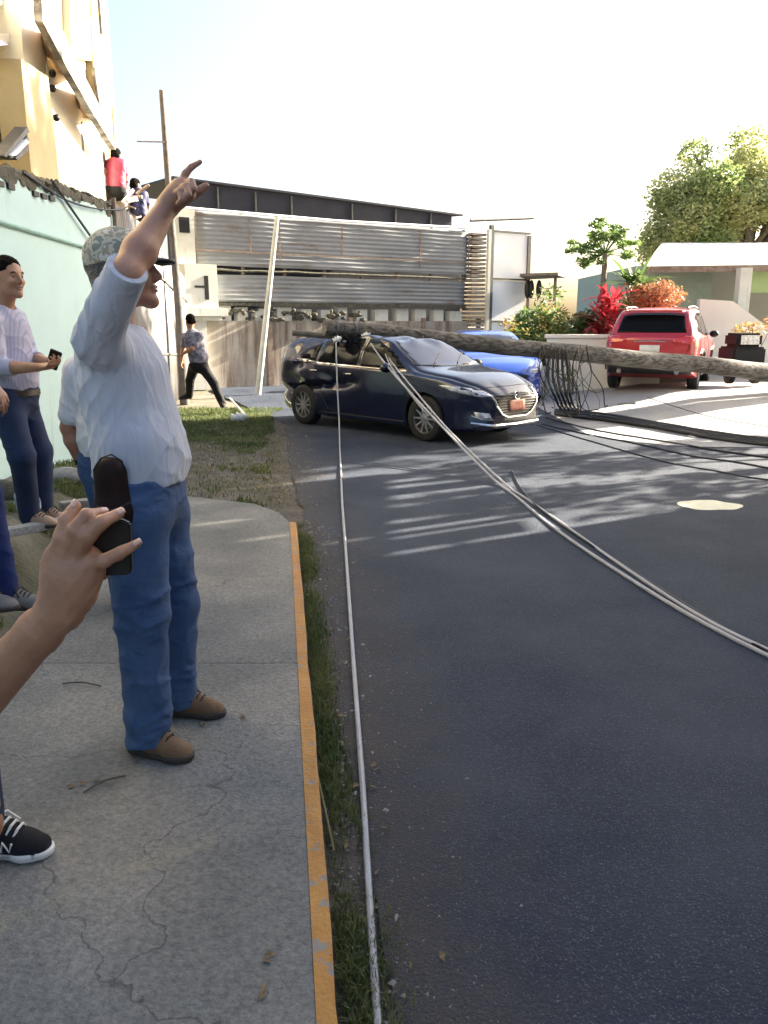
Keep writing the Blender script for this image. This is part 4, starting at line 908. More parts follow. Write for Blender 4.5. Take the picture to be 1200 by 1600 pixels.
b = MB(); b.tube([(wx(y)+.015, y, 2.47+.016*(y-7)*.9) for y in np.linspace(-1, 12.2, 20)], .022, 6); b.build('conduit', M['mintdark'], mw)
b = MB()
for (pa, pb) in (((10, 258), (27, 268)), ((52, 284), (72, 294))):
    q0, q1 = P(pa[0], pa[1], 7.4), P(pb[0], pb[1], 8.4)
    for k in range(3):
        y = 7.3+k*.28+(1.3 if pa[0] > 30 else 0); b.box((wx(y), y, ztop(y)-.17), (wx(y)+.025, y+.13, ztop(y)-.12))
b.each('vent_slot', M['dark'], mw)
b = MB(); b.tube([(wx(12.2)+.05, 12.2, 3.35), (wx(12.2)+.05, 12.2, 1.6), (wx(12.2)+.07, 12.25, -.1)], .035, 8); b.build('drain_pipe', M['rust'], mw, smooth=True)
setp((lambda q: (q.tube(spline([(wx(9.2)+.04, 9.2, 3.1), (wx(10.4)+.05, 10.4, 2.75), (wx(11.3)+.06, 11.3, 2.5), (wx(12.1)+.06, 12.1, 2.38)]), .016, 6), q)[1])(MB()).build('black_cable', [M['cable_b']], smooth=True), 'dark cable slanting down the mint wall to the corner pipe', 'cable')
setp((lambda q: (q.tube(spline([(wx(8.3)+.03, 8.3, 3.02), (wx(9.6)+.04, 9.6, 2.97), (wx(11)+.05, 11, 3.05), (wx(12.3)+.08, 12.3, 3.2), (wx(13)+.05, 13.1, 3.35)]), .012, 6), q)[1])(MB()).build('black_cable', [M['cable_b']], smooth=True), 'thin cable drooping along the top of the mint wall', 'cable')

tf = thing('tin_fence', 'weathered galvanised tin fence running on from the mint wall', 'fence', (wx(16), 16, 0))
V = []; N = 520
def fz(y): return np.interp(y, [12.2, 14.5, 18.7, 20.2], [3.35, 3.25, 2.72, 2.55])
for i in range(N+1):
    y = 12.3+7.9*i/N; o = .022*math.sin(2*math.pi*y/.11)+.03*noise.noise(Vector((0, y*1.3, 0))); pn = int((y-12.3)/.82); zz = fz(y)+.06*noise.noise(Vector((pn*3.3, 1, 0)))
    V += [(wx(y)+o, y, -.1), (wx(y)+o+.02, y, zz*.5), (wx(y)+o, y, zz)]
F = [(i*3+k, (i+1)*3+k, (i+1)*3+k+1, i*3+k+1) for i in range(N) for k in range(2)]
o = mesh_np('tin_sheet', V, F, M['sheet'], tf); md = o.modifiers.new('thickness', 'SOLIDIFY'); md.thickness = .012
for y in np.arange(12.6, 20.2, 1.5):
    b = MB(); b.box((wx(y)-.12, y, -.1), (wx(y)-.05, y+.08, fz(y)+.05)); b.build('post', M['wood2'], tf)
b = MB()
for zz in (.33, .8): b.tube([(wx(y)+.045, y, fz(y)*zz) for y in np.linspace(12.3, 20.2, 12)], .018, 5)
b.each('rail', M['wood2'], tf)

# ochre building: stair tower seen over the wall. polygons lie in planes parallel to the street, each with its own depth
ob = thing('ochre_building', 'tall ochre and cream building with a slanting outside stair above the mint wall', 'building', (-6.5, 12, 0))
def FP(px, py, o=0): d = ray(px, py); t = (-3.36+o)/(d.x+.104*d.y); return Vector((d.x*t, d.y*t, H+d.z*t))
def fac(name, poly, m, o=0.0, th=.3, mbx=None, label=None):
    q = mbx or MB(); q.prism([FP(x, y, o) for x, y in poly], Vector((-1, -.104, 0)).normalized()*th)
    return q if mbx else q.build(name, m, ob, label=label)
e = MB(); xw = lambda y, o=0: -3.36+o-.104*y
e.add([(xw(3, -1.3), 3, 0), (xw(16.4, -1.3), 16.4, 0), (xw(16.4, -1.3), 16.4, 11), (xw(3, -1.3), 3, 11), (xw(3, -6), 3, 0), (xw(16.4, -6), 16.4, 0), (xw(16.4, -6), 16.4, 11), (xw(3, -6), 3, 11)],
      [(0, 1, 2, 3), (1, 5, 6, 2), (5, 4, 7, 6), (4, 0, 3, 7), (3, 2, 6, 7)]); e.build('back_wall', M['ochre'], ob)
fac('column', [(22, -120), (66, -120), (75, 116), (37, 100)], M['cream'], 0, .5)
fac('column', [(108, -120), (136, -120), (143, 95), (112, 88)], M['cream'], .0, .45)
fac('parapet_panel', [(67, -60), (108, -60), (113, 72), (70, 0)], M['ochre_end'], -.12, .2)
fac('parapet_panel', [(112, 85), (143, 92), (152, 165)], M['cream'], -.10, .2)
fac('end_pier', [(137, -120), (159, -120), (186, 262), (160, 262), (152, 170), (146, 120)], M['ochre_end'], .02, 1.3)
b = MB(); fac('', [(153, -40), (160, -40), (166, 52), (160, 52)], None, .06, .06, b); fac('', [(148, 105), (153, 108), (170, 212), (162, 210)], None, .06, .06, b); fac('', [(157, 165), (166, 172), (172, 215), (163, 214)], None, .08, .05, b); b.each('stain_strip', M['slabgrey'], ob)
fac('stair_slab', [(64, -16), (75, -2), (115, 84), (152, 158), (181, 224), (181, 234), (168, 214), (142, 172), (108, 112), (67, 34)], M['slabgrey'], .42, .10)
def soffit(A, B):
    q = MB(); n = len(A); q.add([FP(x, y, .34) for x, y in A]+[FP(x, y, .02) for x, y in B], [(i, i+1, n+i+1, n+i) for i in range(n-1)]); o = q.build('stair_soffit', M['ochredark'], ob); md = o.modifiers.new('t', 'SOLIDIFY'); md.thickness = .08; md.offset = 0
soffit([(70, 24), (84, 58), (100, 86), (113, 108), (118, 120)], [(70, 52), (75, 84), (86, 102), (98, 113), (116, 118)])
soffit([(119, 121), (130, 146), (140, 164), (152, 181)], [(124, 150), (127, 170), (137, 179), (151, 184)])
fac('lower_wall', [(73, 100), (90, 112), (118, 121), (130, 185), (152, 186), (156, 190), (168, 330), (92, 320), (82, 190)], M['cream'], 0.02, .5)
b = MB(); b.prism([FP(127, 190, .03), FP(129, 190, .03), FP(136, 310, .03), FP(134, 310, .03)], (-.02, 0, 0)); b.build('wall_joint', M['steel'], ob)
fac('blade_wall', [(33, 92), (75, 120), (84, 190), (96, 320), (52, 300), (42, 200)], M['ochre'], .22, .3)
fac('floor_band', [(-60, 66), (38, 72), (42, 114), (-60, 112)], M['ochre'], -.3, .6)
fac('floor_band', [(-60, 118), (40, 121), (44, 148), (-60, 146)], M['cream'], -.2, .6)
fac('floor_band', [(-60, -60), (0, -60), (24, -60), (24, 8), (-60, 6)], M['cream'], -.2, .6)
fac('floor_band', [(-60, 52), (30, 52), (34, 67), (-60, 66)], M['cream'], -.15, .6)
fac('floor_band', [(-60, 154), (46, 154), (47, 176), (-60, 176)], M['ochre'], -.3, .4)
b = MB()
for px in (-30, 2, 10): fac('', [(px, 176), (px+2.5, 176), (px+6, 250), (px+3, 250)], None, -.3, .06, b)
fac('', [(-60, 208), (46, 209), (46, 212), (-60, 212)], None, -.3, .06, b); fac('', [(-60, 114), (40, 116), (40, 118), (-60, 116)], None, -.1, .1, b)
b.each('railing', M['rust'], ob)
b = MB(); b.prism([FP(-2, 60, .1), FP(14, 70, .1), FP(0, 72, .1), FP(-30, 72, .1)], (-.3, 0, 0)); b.build('awning', M['navy_tarp'], ob)
b = MB()
for k in range(3): b.prism([FP(6+k*9, 243+k*2, .3), FP(10+k*9, 246+k*2, .3), FP(46, 206+k*14, .3), FP(43, 198+k*14, .3)], (-.15, 0, 0))
b.each('stair_stringer', M['steel'], ob)
b = MB(); b.prism([FP(18, 243, .33), FP(26, 243, .33), FP(46, 222, .33), FP(42, 218, .33)], (-.05, 0, 0)); b.build('handrail', M['white'], ob)
b = MB()
for (px, py) in ((82, 115), (82, 138), (88, 184)): b.ball(FP(px, py, .12), .05, 8, 6)
b.each('flood_lamp', M['plastic'], ob, smooth=True)
jk = thing('scrap_frame', 'rusty brackets and poles at the fence top under the person in red', 'scrap frame', P(190, 345, 15.3))
for k in range(16):
    b = MB(); x, y = random.uniform(168, 215), random.uniform(292, 352); a = P(x, y, 15.3+random.uniform(-.2, .2)); e_ = P(x+random.uniform(-18, 22), y+random.uniform(-22, 18), 15.3+random.uniform(-.2, .2)); b.tube([a, e_], random.uniform(.015, .045), 5); b.build('bracket', random.choice([M['rust'], M['steel'], M['rust'], M['white']]), jk)
b = MB()
for k in range(5): b.ball(P(random.uniform(168, 195), random.uniform(295, 330), 15.4), random.uniform(.08, .16), 7, 5)
b.build('scrap_bundle', M['rust'], jk)
b = MB(); b.tube([P(190, 352, 15.4), P(194, 420, 15.4), P(195, 590, 15.4)], .05, 8); b.tube([P(214, 340, 15.6), P(218, 590, 15.6)], .05, 8); b.each('support_post', M['wood2'], jk)

# ---------------- grey tin shed across the end of the street ----------------
SA = P(285, 500, 20); SB = P(727, 500, 24.5); SA.z = SB.z = 0
su = (SB-SA).normalized(); SL = (SB-SA).length; sn = Vector((su.y, -su.x, 0))
SM = Matrix(((su.x, -sn.x, 0, SA.x), (su.y, -sn.y, 0, SA.y), (0, 0, 1, 0), (0, 0, 0, 1)))   # local: x along, y back, z up
sh = thing('tin_shed', 'long grey corrugated tin shed with a dark roof across the street end', 'shed', SA)
def sbox(name, u0, u1, z0, z1, d0, d1, m, b=None, label=None, bevel=0):
    q = b or MB(); q.box((u0, d0, z0), (u1, d1, z1), SM); return q if b else q.build(name, m, sh, label=label, bevel=bevel)
def corr(name, u0, u1, z0, z1, d, m, sag=.03, pitch=.11):
    nz = int((z1-z0)/.018); nu = int((u1-u0)/.25); V = []
    for j in range(nz+1):
        for i in range(nu+1):
            u = u0+(u1-u0)*i/nu; t = j/nz; z = z0+(z1-z0)*t+sag*noise.noise(Vector((u*.7, 5, z0)))
            V.append(tuple(SM @ Vector((u, d+.035*math.sin(2*math.pi*z/pitch)*.35+.05*noise.noise(Vector((u*.8, z*1.5, 2))), z))))
    o = mesh_np(name, V, [(j*(nu+1)+i, j*(nu+1)+i+1, (j+1)*(nu+1)+i+1, (j+1)*(nu+1)+i) for j in range(nz) for i in range(nu)], m, sh); md = o.modifiers.new('t', 'SOLIDIFY'); md.thickness = .015; return o
corr('siding', .45, SL, 2.98, 4.2, 0, M['sheet_grey']); corr('siding', .9, SL, 2.12, 2.78, .06, M['sheet_grey'])
b = MB()
for u in np.arange(.5, SL, 1.15): sbox('', u, u+.06, 2.1, 4.25, .12, .2, None, b)
b.each('stud', M['rust'], sh)
b = MB()
for u in (1.8, 2.6, 4.4, 6.9, 8.6): sbox('', u, u+.035, 3.0+random.uniform(0, .4), 4.15, -.06, -.045, None, b)
sbox('', .4, SL, 3.30, 3.335, -.065, -.05, None, b); b.each('siding_batten', M['rust'], sh)
b = MB(); b.tube([SM @ Vector((.2, -.08, 4.25)), SM @ Vector((SL*.5, -.08, 4.21)), SM @ Vector((SL+.1, -.08, 4.28))], .035, 6); b.build('gutter', M['white'], sh)
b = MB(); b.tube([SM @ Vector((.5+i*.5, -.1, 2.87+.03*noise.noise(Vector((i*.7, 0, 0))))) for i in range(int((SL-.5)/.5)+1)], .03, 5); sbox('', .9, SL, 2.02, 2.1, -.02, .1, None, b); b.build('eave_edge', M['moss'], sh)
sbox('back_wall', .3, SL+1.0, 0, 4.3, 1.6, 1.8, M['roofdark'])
# roof with a dark fascia
b = MB(); b.prism([SM @ Vector(v) for v in [(.2, .5, 4.30), (SL-.2, .5, 4.32), (SL-.2, .5, 4.66), (.2, .5, 4.96)]], -sn*.12); b.build('fascia', M['roofdark'], sh)
b = MB(); b.prism([SM @ Vector(v) for v in [(.1, .42, 4.97), (SL+.15, .42, 4.67), (SL+.15, 6, 5.05), (.1, 6, 5.3)]], (0, 0, .05)); b.build('roof', M['roofdark'], sh)
b = MB()
for u in (1.2, 2.2, 3.2, 5, 6.4, 7.6): sbox('', u, u+.035, 4.3, 4.90-u*.03, .44, .49, None, b)
b.each('purlin', M['steel'], sh)
# block stubs and dark gap under the siding
b = MB(); u = .9
while u < SL-.2:
    w = random.uniform(.28, .45); sbox('', u, u+w, 1.6, 2.0+random.uniform(-.06, .03), .1, .35, None, b); u += w+random.uniform(.16, .3)
b.each('block_stub', M['pale'], sh)
b = MB()
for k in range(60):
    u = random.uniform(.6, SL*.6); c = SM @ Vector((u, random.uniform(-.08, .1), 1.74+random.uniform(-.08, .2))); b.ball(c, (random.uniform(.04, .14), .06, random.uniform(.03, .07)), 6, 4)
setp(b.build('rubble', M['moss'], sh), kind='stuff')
nz = 30; 
sbox('concrete_base', .55, SL+.1, -.1, 1.66, 0.0, .12, M['stained'])
b = MB()
for u in (2.2, 4.6, 7.0, 9.0): sbox('', u, u+.14, -.1, 1.75, -.05, .0, None, b)
b.each('base_post', M['rust'], sh)
# white meter room projecting at the left end
b = MB(); sbox('', -.05, .75, 1.95, 2.96, -.5, .3, None, b); b.build('meter_room', M['pale'], sh, bevel=.01)
b = MB(); sbox('', -.15, .95, 1.76, 1.95, -.6, .3, None, b); sbox('', -.05, .85, 1.66, 1.76, -.45, .3, None, b); b.build('ledge', M['pale'], sh, bevel=.01)
b = MB(); sbox('', .05, .5, 0, 1.66, -.3, .1, None, b); b.build('stem', M['pale'], sh)
b = MB(); sbox('', .42, .52, 2.15, 2.7, -.515, -.5, None, b); sbox('', .18, .42, 2.42, 2.47, -.515, -.5, None, b); b.build('window_slot', M['dark'], sh)
b = MB(); sbox('', -.1, .42, 2.98, 4.28, .0, .3, None, b); b.build('corner_pier', M['pale'], sh); b = MB(); sbox('', .05, .3, 3.7, 4.05, -.02, 0, None, b); b.build('vent', M['dark'], sh)
# slatted stack and the white hoarding at the right end
st = thing('slatted_stack', 'brown slatted rack standing at the right end of the tin shed', 'rack', SM @ Vector((SL+.4, 0, 0)))
for k in range(34):
    b = MB(); z = .2+k*.118; b.box((SL+.12+random.uniform(-.04, .02), -.12, z), (SL+.62, .3, z+.06+random.uniform(0, .03)), SM); b.build('slat', M['stained'] if k % 3 else M['rust'], st)
b = MB(); b.box((SL+.66, -.18, 0), (SL+.76, -.08, 4.28), SM); b.build('post', M['pale'], st)
ho = thing('white_hoarding', 'white sheet hoarding in a steel frame right of the tin shed', 'hoarding', SM @ Vector((SL+1.4, 0, 0)))
hw = 1.32
for z0, z1 in ((0, 1.62), (1.68, 2.86), (2.94, 4.22)):
    b = MB(); b.box((SL+.98, 0, z0), (SL+.98+hw, .03, z1), SM); b.build('sheet_panel', M['white'], ho)
for u in (.84, .98+hw): b = MB(); b.box((SL+u, -.06, 0 if u < 1 else 2.85), (SL+u+.12, .05, 4.42 if u < 1 else 4.2), SM); b.build('post', M['steel'], ho)
b = MB(); b.box((SL+.8, -.04, 4.23), (SL+1.0+hw+.08, .04, 4.29), SM); b.box((SL+.96, -.03, 2.87), (SL+.98+hw, .02, 2.93), SM); b.box((SL+.96, -.03, 1.63), (SL+.98+hw, .02, 1.67), SM); b.build('rail', M['steel'], ho)
b = MB(); b.tube([SM @ Vector((SL+.1, 0, 4.5)), SM @ Vector((SL+2.5, 0, 4.72))], .045, 6); b.build('top_bar', M['steel'], ho)
# small shelter between hoarding and shrubs
sr = thing('shelter', 'small open shelter with a thin brown roof behind the shrubs', 'shelter', P(850, 510, 25))
b = MB(); b.prism([P(812, 432, 24.5), P(872, 430, 24.5), P(885, 434, 26.5), P(822, 437, 26.5)], (0, 0, .08)); b.build('roof', M['rust'], sr)
for x in (826, 868):
    b = MB(); a = P(x, 434, 25.2); b.tube([a, (a.x, a.y, 0)], .05, 6); b.build('post', M['rust'], sr)
b = MB()
for x in (824, 830, 842): b.ball(P(x, 452, 25), (.09, .09, .28), 8, 6)
b.each('hanging_bundle', M['dark'], sr)

# ---------------- the house on the right ----------------
hs = thing('house', 'low house with a pale tin roof and sea green wall behind the red car', 'house', (9, 24, .3))
b = MB(); b.box((7.0, 23.2, 0), (9.15, 30, 3.15)); b.build('wall', M['teal'], hs)
b = MB(); b.prism([(8.3, 19.8, 3.12), (9.6, 19.8, 3.12), (9.6, 20.1, 2.9), (8.3, 20.1, 2.9)], (0, .15, 0)); 
b = MB(); b.prism([(7.0, 22.5, 3.0), (18, 20.6, 3.02), (18, 29, 4.2), (9.6, 29, 4.2)], (0, 0, .10)); b.build('roof', M['roofpale'], hs)
b = MB(); b.prism([(6.95, 22.46, 2.92), (18, 20.56, 2.94), (18, 20.56, 3.1), (6.95, 22.46, 3.08)], (0, -.05, 0)); b.build('eave_board', M['rust'], hs)
b = MB(); b.box((9.25, 21.6, .2), (9.55, 21.9, 3.0)); b.build('porch_column', M['pale'], hs)
b = MB(); b.box((9.6, 22.3, 2.40), (18, 22.5, 2.98)); b.build('beam', M['lime'], hs)
b = MB(); b.box((9.6, 25.0, 0), (18, 25.2, 3.2)); b.build('carport_wall', M['greywall'], hs)
b = MB(); b.prism([(9.55, 22.1, .1), (9.55, 22.1, 2.15), (9.8, 24.9, 2.2), (9.8, 24.9, .1)], (.12, 0, 0)); b.build('side_wall', M['whitewall'], hs)
gw = thing('garden_wall', 'low whitewashed garden wall left of the red car', 'wall', (4.6, 17.8, 0))
b = MB(); b.box((3.6, 17.9, 0), (6.1, 18.1, 1.28)); b.build('masonry', M['whitewall'], gw, bevel=.01); b = MB(); b.box((3.55, 17.86, 1.28), (6.15, 18.14, 1.36)); b.build('coping', M['whitewall'], gw, bevel=.01)
rw = thing('ramp_wall', 'long white wall sloping down beside the red car on the drive', 'wall', (9.2, 18.5, 0))
b = MB(); b.prism([(8.1, 21.2, .1), (8.1, 21.2, 2.2), (8.9, 21.1, 2.15), (10.6, 20.9, .95), (10.8, 20.9, .1)], (.0, .2, 0)); b.build('masonry', M['whitewall'], rw)
# small dark utility cart
ct = thing('utility_cart', 'small dark box cart standing at the right edge of the drive', 'cart', (7.95, 17.0, .29)); q = P(1170, 535, 17.0); cx = q.x
b = MB(); b.box((cx-.34, 16.9, .68), (cx+.34, 17.7, 1.12)); b.build('body', M['cart'], ct, bevel=.04)
b = MB(); b.box((cx-.27, 16.95, 1.12), (cx+.27, 17.6, 1.40)); b.build('cab', M['cart'], ct, bevel=.05)
b = MB(); b.box((cx-.19, 16.935, 1.17), (cx+.19, 16.95, 1.36)); b.build('window', M['lamp_glass'], ct)
for x in (cx-.27, cx+.27):
    b = MB(); b.lathe([(.10, -.06), (.2, -.05), (.2, .05), (.10, .06)], (x, 17.15, .55), (1, 0, 0), 18); b.build('wheel', M['rubber'], ct, smooth=True)
b = MB(); b.tube([(cx-.3, 16.88, .78), (cx+.3, 16.88, .78)], .03, 6); b.build('bumper', M['steel'], ct)
# ---------------- plants ----------------
def leaf_mesh(centres, normals_r, size, aspect=.45, seed=0, droop=.3):
    """one bent two-face leaf per centre, random heading"""
    r = np.random.default_rng(seed); n = len(centres); C = np.asarray(centres, float)
    d = r.normal(size=(n, 3)); d[:, 2] = d[:, 2]*.6-droop*.3; d /= np.linalg.norm(d, axis=1)[:, None]
    s = np.cross(d, r.normal(size=(n, 3))); s /= np.linalg.norm(s, axis=1)[:, None]; nn = np.cross(d, s)
    L_ = (size*r.uniform(.6, 1.3, n))[:, None]; w = L_*aspect
    p = [C-d*L_*.5, C+s*w*.5+nn*w*.15, C+d*L_*.5, C-s*w*.5+nn*w*.15]
    V = np.stack(p, 1).reshape(-1, 3); F = np.arange(4*n).reshape(n, 4); return V, F
def crown_pts(clumps, per, seed=0, shell=.55):
    r = np.random.default_rng(seed); out = []
    for (c, R) in clumps:
        n = int(per*R**2); v = r.normal(size=(n, 3)); v /= np.linalg.norm(v, axis=1)[:, None]; rad = (shell+(1-shell)*r.random(n))**1.0*R*(1+.12*r.normal(size=n))
        out.append(np.array(c)+v*rad[:, None]*np.array([1, 1, .78]))
    return np.concatenate(out)
def tree(name, label, cat, base, clumps, leafm, size, per, trunk_r, seed=0, group=None, limb=True, aspect=.5, m2=None):
    t = thing(name, label, cat, base, 0, group); base = Vector(base)
    Pts = crown_pts(clumps, per, seed); V, F = leaf_mesh(Pts, None, size, aspect, seed)
    ms = [leafm]+([m2] if m2 else []); mi = None
    if m2:
        cl = np.sin(Pts[:, 0]*1.7+seed)+np.sin(Pts[:, 2]*2.3+Pts[:, 1]*1.3); mi = (cl+rng.normal(size=len(cl))*.5 > .6).astype(int)
    mesh_np('crown', V, F, ms, t, smooth=False, mi=mi)
    b = MB(); cc = sum((Vector(c) for c, R in clumps), Vector())/len(clumps); top = Vector((cc.x, cc.y, cc.z))
    b.tube(spline([base-Vector((0, 0, .2)), base.lerp(top, .35)+Vector((.05, .03, 0))*trunk_r*8, base.lerp(top, .7), top], 5), list(np.linspace(trunk_r, trunk_r*.35, 16)), 8)
    if limb:
        for c, R in clumps[::2]:
            a = base.lerp(top, random.uniform(.3, .7)); b.tube([a, a.lerp(Vector(c), .5)+Vector((0, 0, .1*R)), Vector(c)], [trunk_r*.4, trunk_r*.25, trunk_r*.1], 6)
    b.build('trunk', M['bark'], t, smooth=True); return t
def clumps_in(boxes, n, rlo, rhi, seed):
    r = random.Random(seed); out = []
    for k in range(n):
        (cx, cy, cz), (sx, sy, sz) = boxes[k % len(boxes)]
        while True:
            v = Vector((r.uniform(-1, 1), r.uniform(-1, 1), r.uniform(-1, 1)))
            if v.length < 1: break
        out.append(((cx+v.x*sx, cy+v.y*sy, cz+v.z*sz), r.uniform(rlo, rhi)))
    return out
# big sunlit tree behind the house: px 1010..1200+, py 215..390 at Y~34
a = P(1120, 300, 34); 
tree('broadleaf_tree', 'large sunlit yellow-green tree rising behind the pale house roof', 'tree', (a.x+1.5, 34, 0),
     clumps_in([((a.x+1.0, 34, a.z+.3), (3.2, 2.5, 1.8)), ((a.x+4.5, 35, a.z+.6), (3, 2.5, 2.0)), ((a.x-1.2, 33.5, a.z-1.2), (1.4, 1.8, 1.5))], 72, .7, 1.25, 3), M['leaf_y'], .17, 1200, .38, 5, m2=M['leaf_p'])
# papaya: thin stem, lobed leaves on long stalks
pc_ = P(945, 385, 24); pa_ = thing('papaya_tree', 'slim papaya tree with a small umbrella crown against the sky', 'tree', (pc_.x, 24, 0))
b = MB(); b.tube(spline([(pc_.x-.1, 24, 0), (pc_.x, 24, 2), (pc_.x+.03, 24, pc_.z-.2)]), .08, 8); b.build('trunk', M['bark'], pa_, smooth=True)
st_ = MB(); pts_ = []
for k in range(40):
    an = random.uniform(0, 6.28); el = random.uniform(-.5, 1.3); ln = random.uniform(.5, 1.05); e_ = Vector((pc_.x, 24, pc_.z-.15))+Vector((math.cos(an)*ln*math.cos(el), math.sin(an)*ln*math.cos(el), math.sin(el)*ln*.85)); st_.tube([(pc_.x, 24, pc_.z-.2), e_], .012, 4)
    for j in range(40): v = rng.normal(size=3); v /= np.linalg.norm(v); pts_.append(np.array(e_)+v*np.array([.20, .20, .10])*rng.random()**.5)
st_.build('leaf_stalk', M['leaf_g'], pa_); V, F = leaf_mesh(np.array(pts_), None, .17, .4, 4); mesh_np('crown', V, F, M['leaf_g'], pa_, smooth=False)
def blade_plant(name, label, cat, base, n, length, width, m, spread=.6, seed=0, h0=0, group=None, stemm=None, stem_h=0, sdir=None):
    """rosette of long arched leaves on short stems"""
    r = random.Random(seed); t = thing(name, label, cat, base, 0, group); V = []; F = []
    for k in range(n):
        an = r.uniform(0, 6.28); L_ = length*r.uniform(.6, 1.15); up = r.uniform(.2, 1.2); d = Vector((math.cos(an), math.sin(an), 0)); s = Vector((-d.y, d.x, 0)); hh = h0*r.random()
        o = Vector(base)+Vector((r.uniform(-1, 1), r.uniform(-1, 1), 0))*spread*.5+Vector((0, 0, hh)); i0 = len(V)
        for j in range(5):
            u = j/4; c = o+d*L_*(u*math.cos(up)+.12*u*u)+Vector((0, 0, L_*(u*math.sin(up)-.45*u*u*math.cos(up)))); w = width*math.sin(math.pi*min(.15+u*.85, 1))**.8
            V += [tuple(c-s*w*.5+Vector((0, 0, w*.12))), tuple(c), tuple(c+s*w*.5+Vector((0, 0, w*.12)))]
        for j in range(4): q = i0+j*3; F += [(q, q+1, q+4, q+3), (q+1, q+2, q+5, q+4)]
    mesh_np('foliage', V, F, m, t, smooth=True)
    b = MB()
    for k in range(5): x = base[0]+r.uniform(-.5, .5)*spread; y = base[1]+r.uniform(-.5, .5)*spread; b.tube([(base[0]+r.uniform(-.2, .2)*spread, base[1], base[2]-.1), (x, y, base[2]+max(h0, .3)*.8)], .018, 5)
    b.build('stem', M['bark'], t); return t
def atpx(px, py, Y): q = P(px, py, Y); return (q.x, q.y, q.z)
def shrub(name, label, px, Y, ztop, w, m, m2=None, size=.14, per=900, seed=0, n=16, aspect=.4, zb=.5):
    q = P(px, 500, Y); x = q.x
    cl = clumps_in([((x, Y, (ztop+zb)/2), (w*.5, w*.4, max((ztop-zb)/2-.12, .1)))], n, w*.20, w*.34, seed)
    return tree(name, label, 'shrub', (x, Y, 0), cl, m, size, per, .035, seed, aspect=aspect, m2=m2)
shrub('green_shrub', 'bushy bright green shrub behind the blue car roof', 845, 19.3, 2.0, 1.2, M['leaf_g'], M['leaf_y'], seed=11, per=1300)
shrub('croton_shrub', 'yellow and orange croton shrub furthest left beside the white hoarding', 812, 20.5, 1.9, 1.0, M['leaf_o'], M['leaf_y'], seed=12, per=1200)
shrub('croton_shrub', 'tall orange croton shrub between the green shrub and the crimson plant', 885, 19.4, 2.35, 1.25, M['leaf_o'], M['leaf_y'], seed=13, per=1300, n=12)
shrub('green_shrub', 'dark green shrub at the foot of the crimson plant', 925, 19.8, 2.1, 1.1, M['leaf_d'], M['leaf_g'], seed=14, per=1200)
shrub('green_shrub', 'sparse leafy sapling above the croton shrubs', 835, 21.8, 2.7, .8, M['leaf_g'], seed=15, per=500, n=6)
shrub('pale_shrub', 'greyish green shrub behind the croton shrubs', 872, 22.5, 2.65, 1.3, M['leaf_g'], M['leaf_y'], seed=16, per=600)
q = atpx(945, 505, 19.2)
blade_plant('crimson_plant', 'crimson red long-leaved plant behind the garden wall', 'plant', (q[0], 19.2, 1.2), 110, .62, .11, M['leaf_r'], .45, 3, 1.0)
q = atpx(990, 480, 20.5)
blade_plant('dracaena_plant', 'bright green long-leaved plant left of the house', 'plant', (q[0], 20.5, 1.5), 110, .8, .12, M['leaf_g'], .5, 4, 1.2)
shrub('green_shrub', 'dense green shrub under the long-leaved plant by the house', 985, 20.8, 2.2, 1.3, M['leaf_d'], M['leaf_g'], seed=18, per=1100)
shrub('rust_shrub', 'clipped rust-red shrub above the red car roof', 1032, 20.2, 2.62, 1.35, M['leaf_rust'], M['leaf_o'], size=.09, per=2200, seed=19, n=14, zb=1.9)
shrub('orange_shrub', 'small orange shrub at the right edge by the dark cart', 1182, 18.5, 1.85, .8, M['leaf_rust'], M['leaf_o'], size=.09, per=1400, seed=20, n=6, zb=1.2)
shrub('potted_plant', 'thin green plant between the wire tangle and the garden wall', 900, 17.3, 1.3, .5, M['leaf_g'], size=.10, per=900, seed=21, n=5, zb=.3)

# off to the right of the frame: an unseen house added for its shade, and trees placed to shade the street
SHADE = True
if SHADE:
    sb = thing('roadside_house', 'plain three storey house beyond the right edge of the picture', 'house', (11, 0, 0))
    b = MB(); b.box((9.0, -14, 0), (15, 10.3, 9.0)); b.build('wall', M['greywall'], sb)
    b = MB(); b.box((8.7, -14.4, 9.0), (15.3, 10.6, 9.25)); b.build('roof', M['roofpale'], sb)
    for yy in (-9, -5, -1, 3, 6.5):
        for zz in (1.0, 3.9, 6.7): b = MB(); b.box((8.96, yy, zz), (9.0, yy+1.4, zz+1.2)); b.build('window', M['glass'], sb)
    tree('street_tree', 'low spreading tree beyond the right edge that dapples the road', 'tree', (11.5, 12.6, .2), clumps_in([((11.3, 12.6, 4.0), (1.6, 3.0, 1.3))], 44, .25, .62, 31), M['leaf_g'], .20, 420, .2, 31)
    tree('street_tree', 'tall broad tree beyond the right edge of the drive', 'tree', (15.5, 19.0, .3), clumps_in([((15.4, 20.2, 10.9), (3.3, 3.6, 2.6))], 60, 1.0, 1.9, 32), M['leaf_g'], .42, 130, .35, 32)

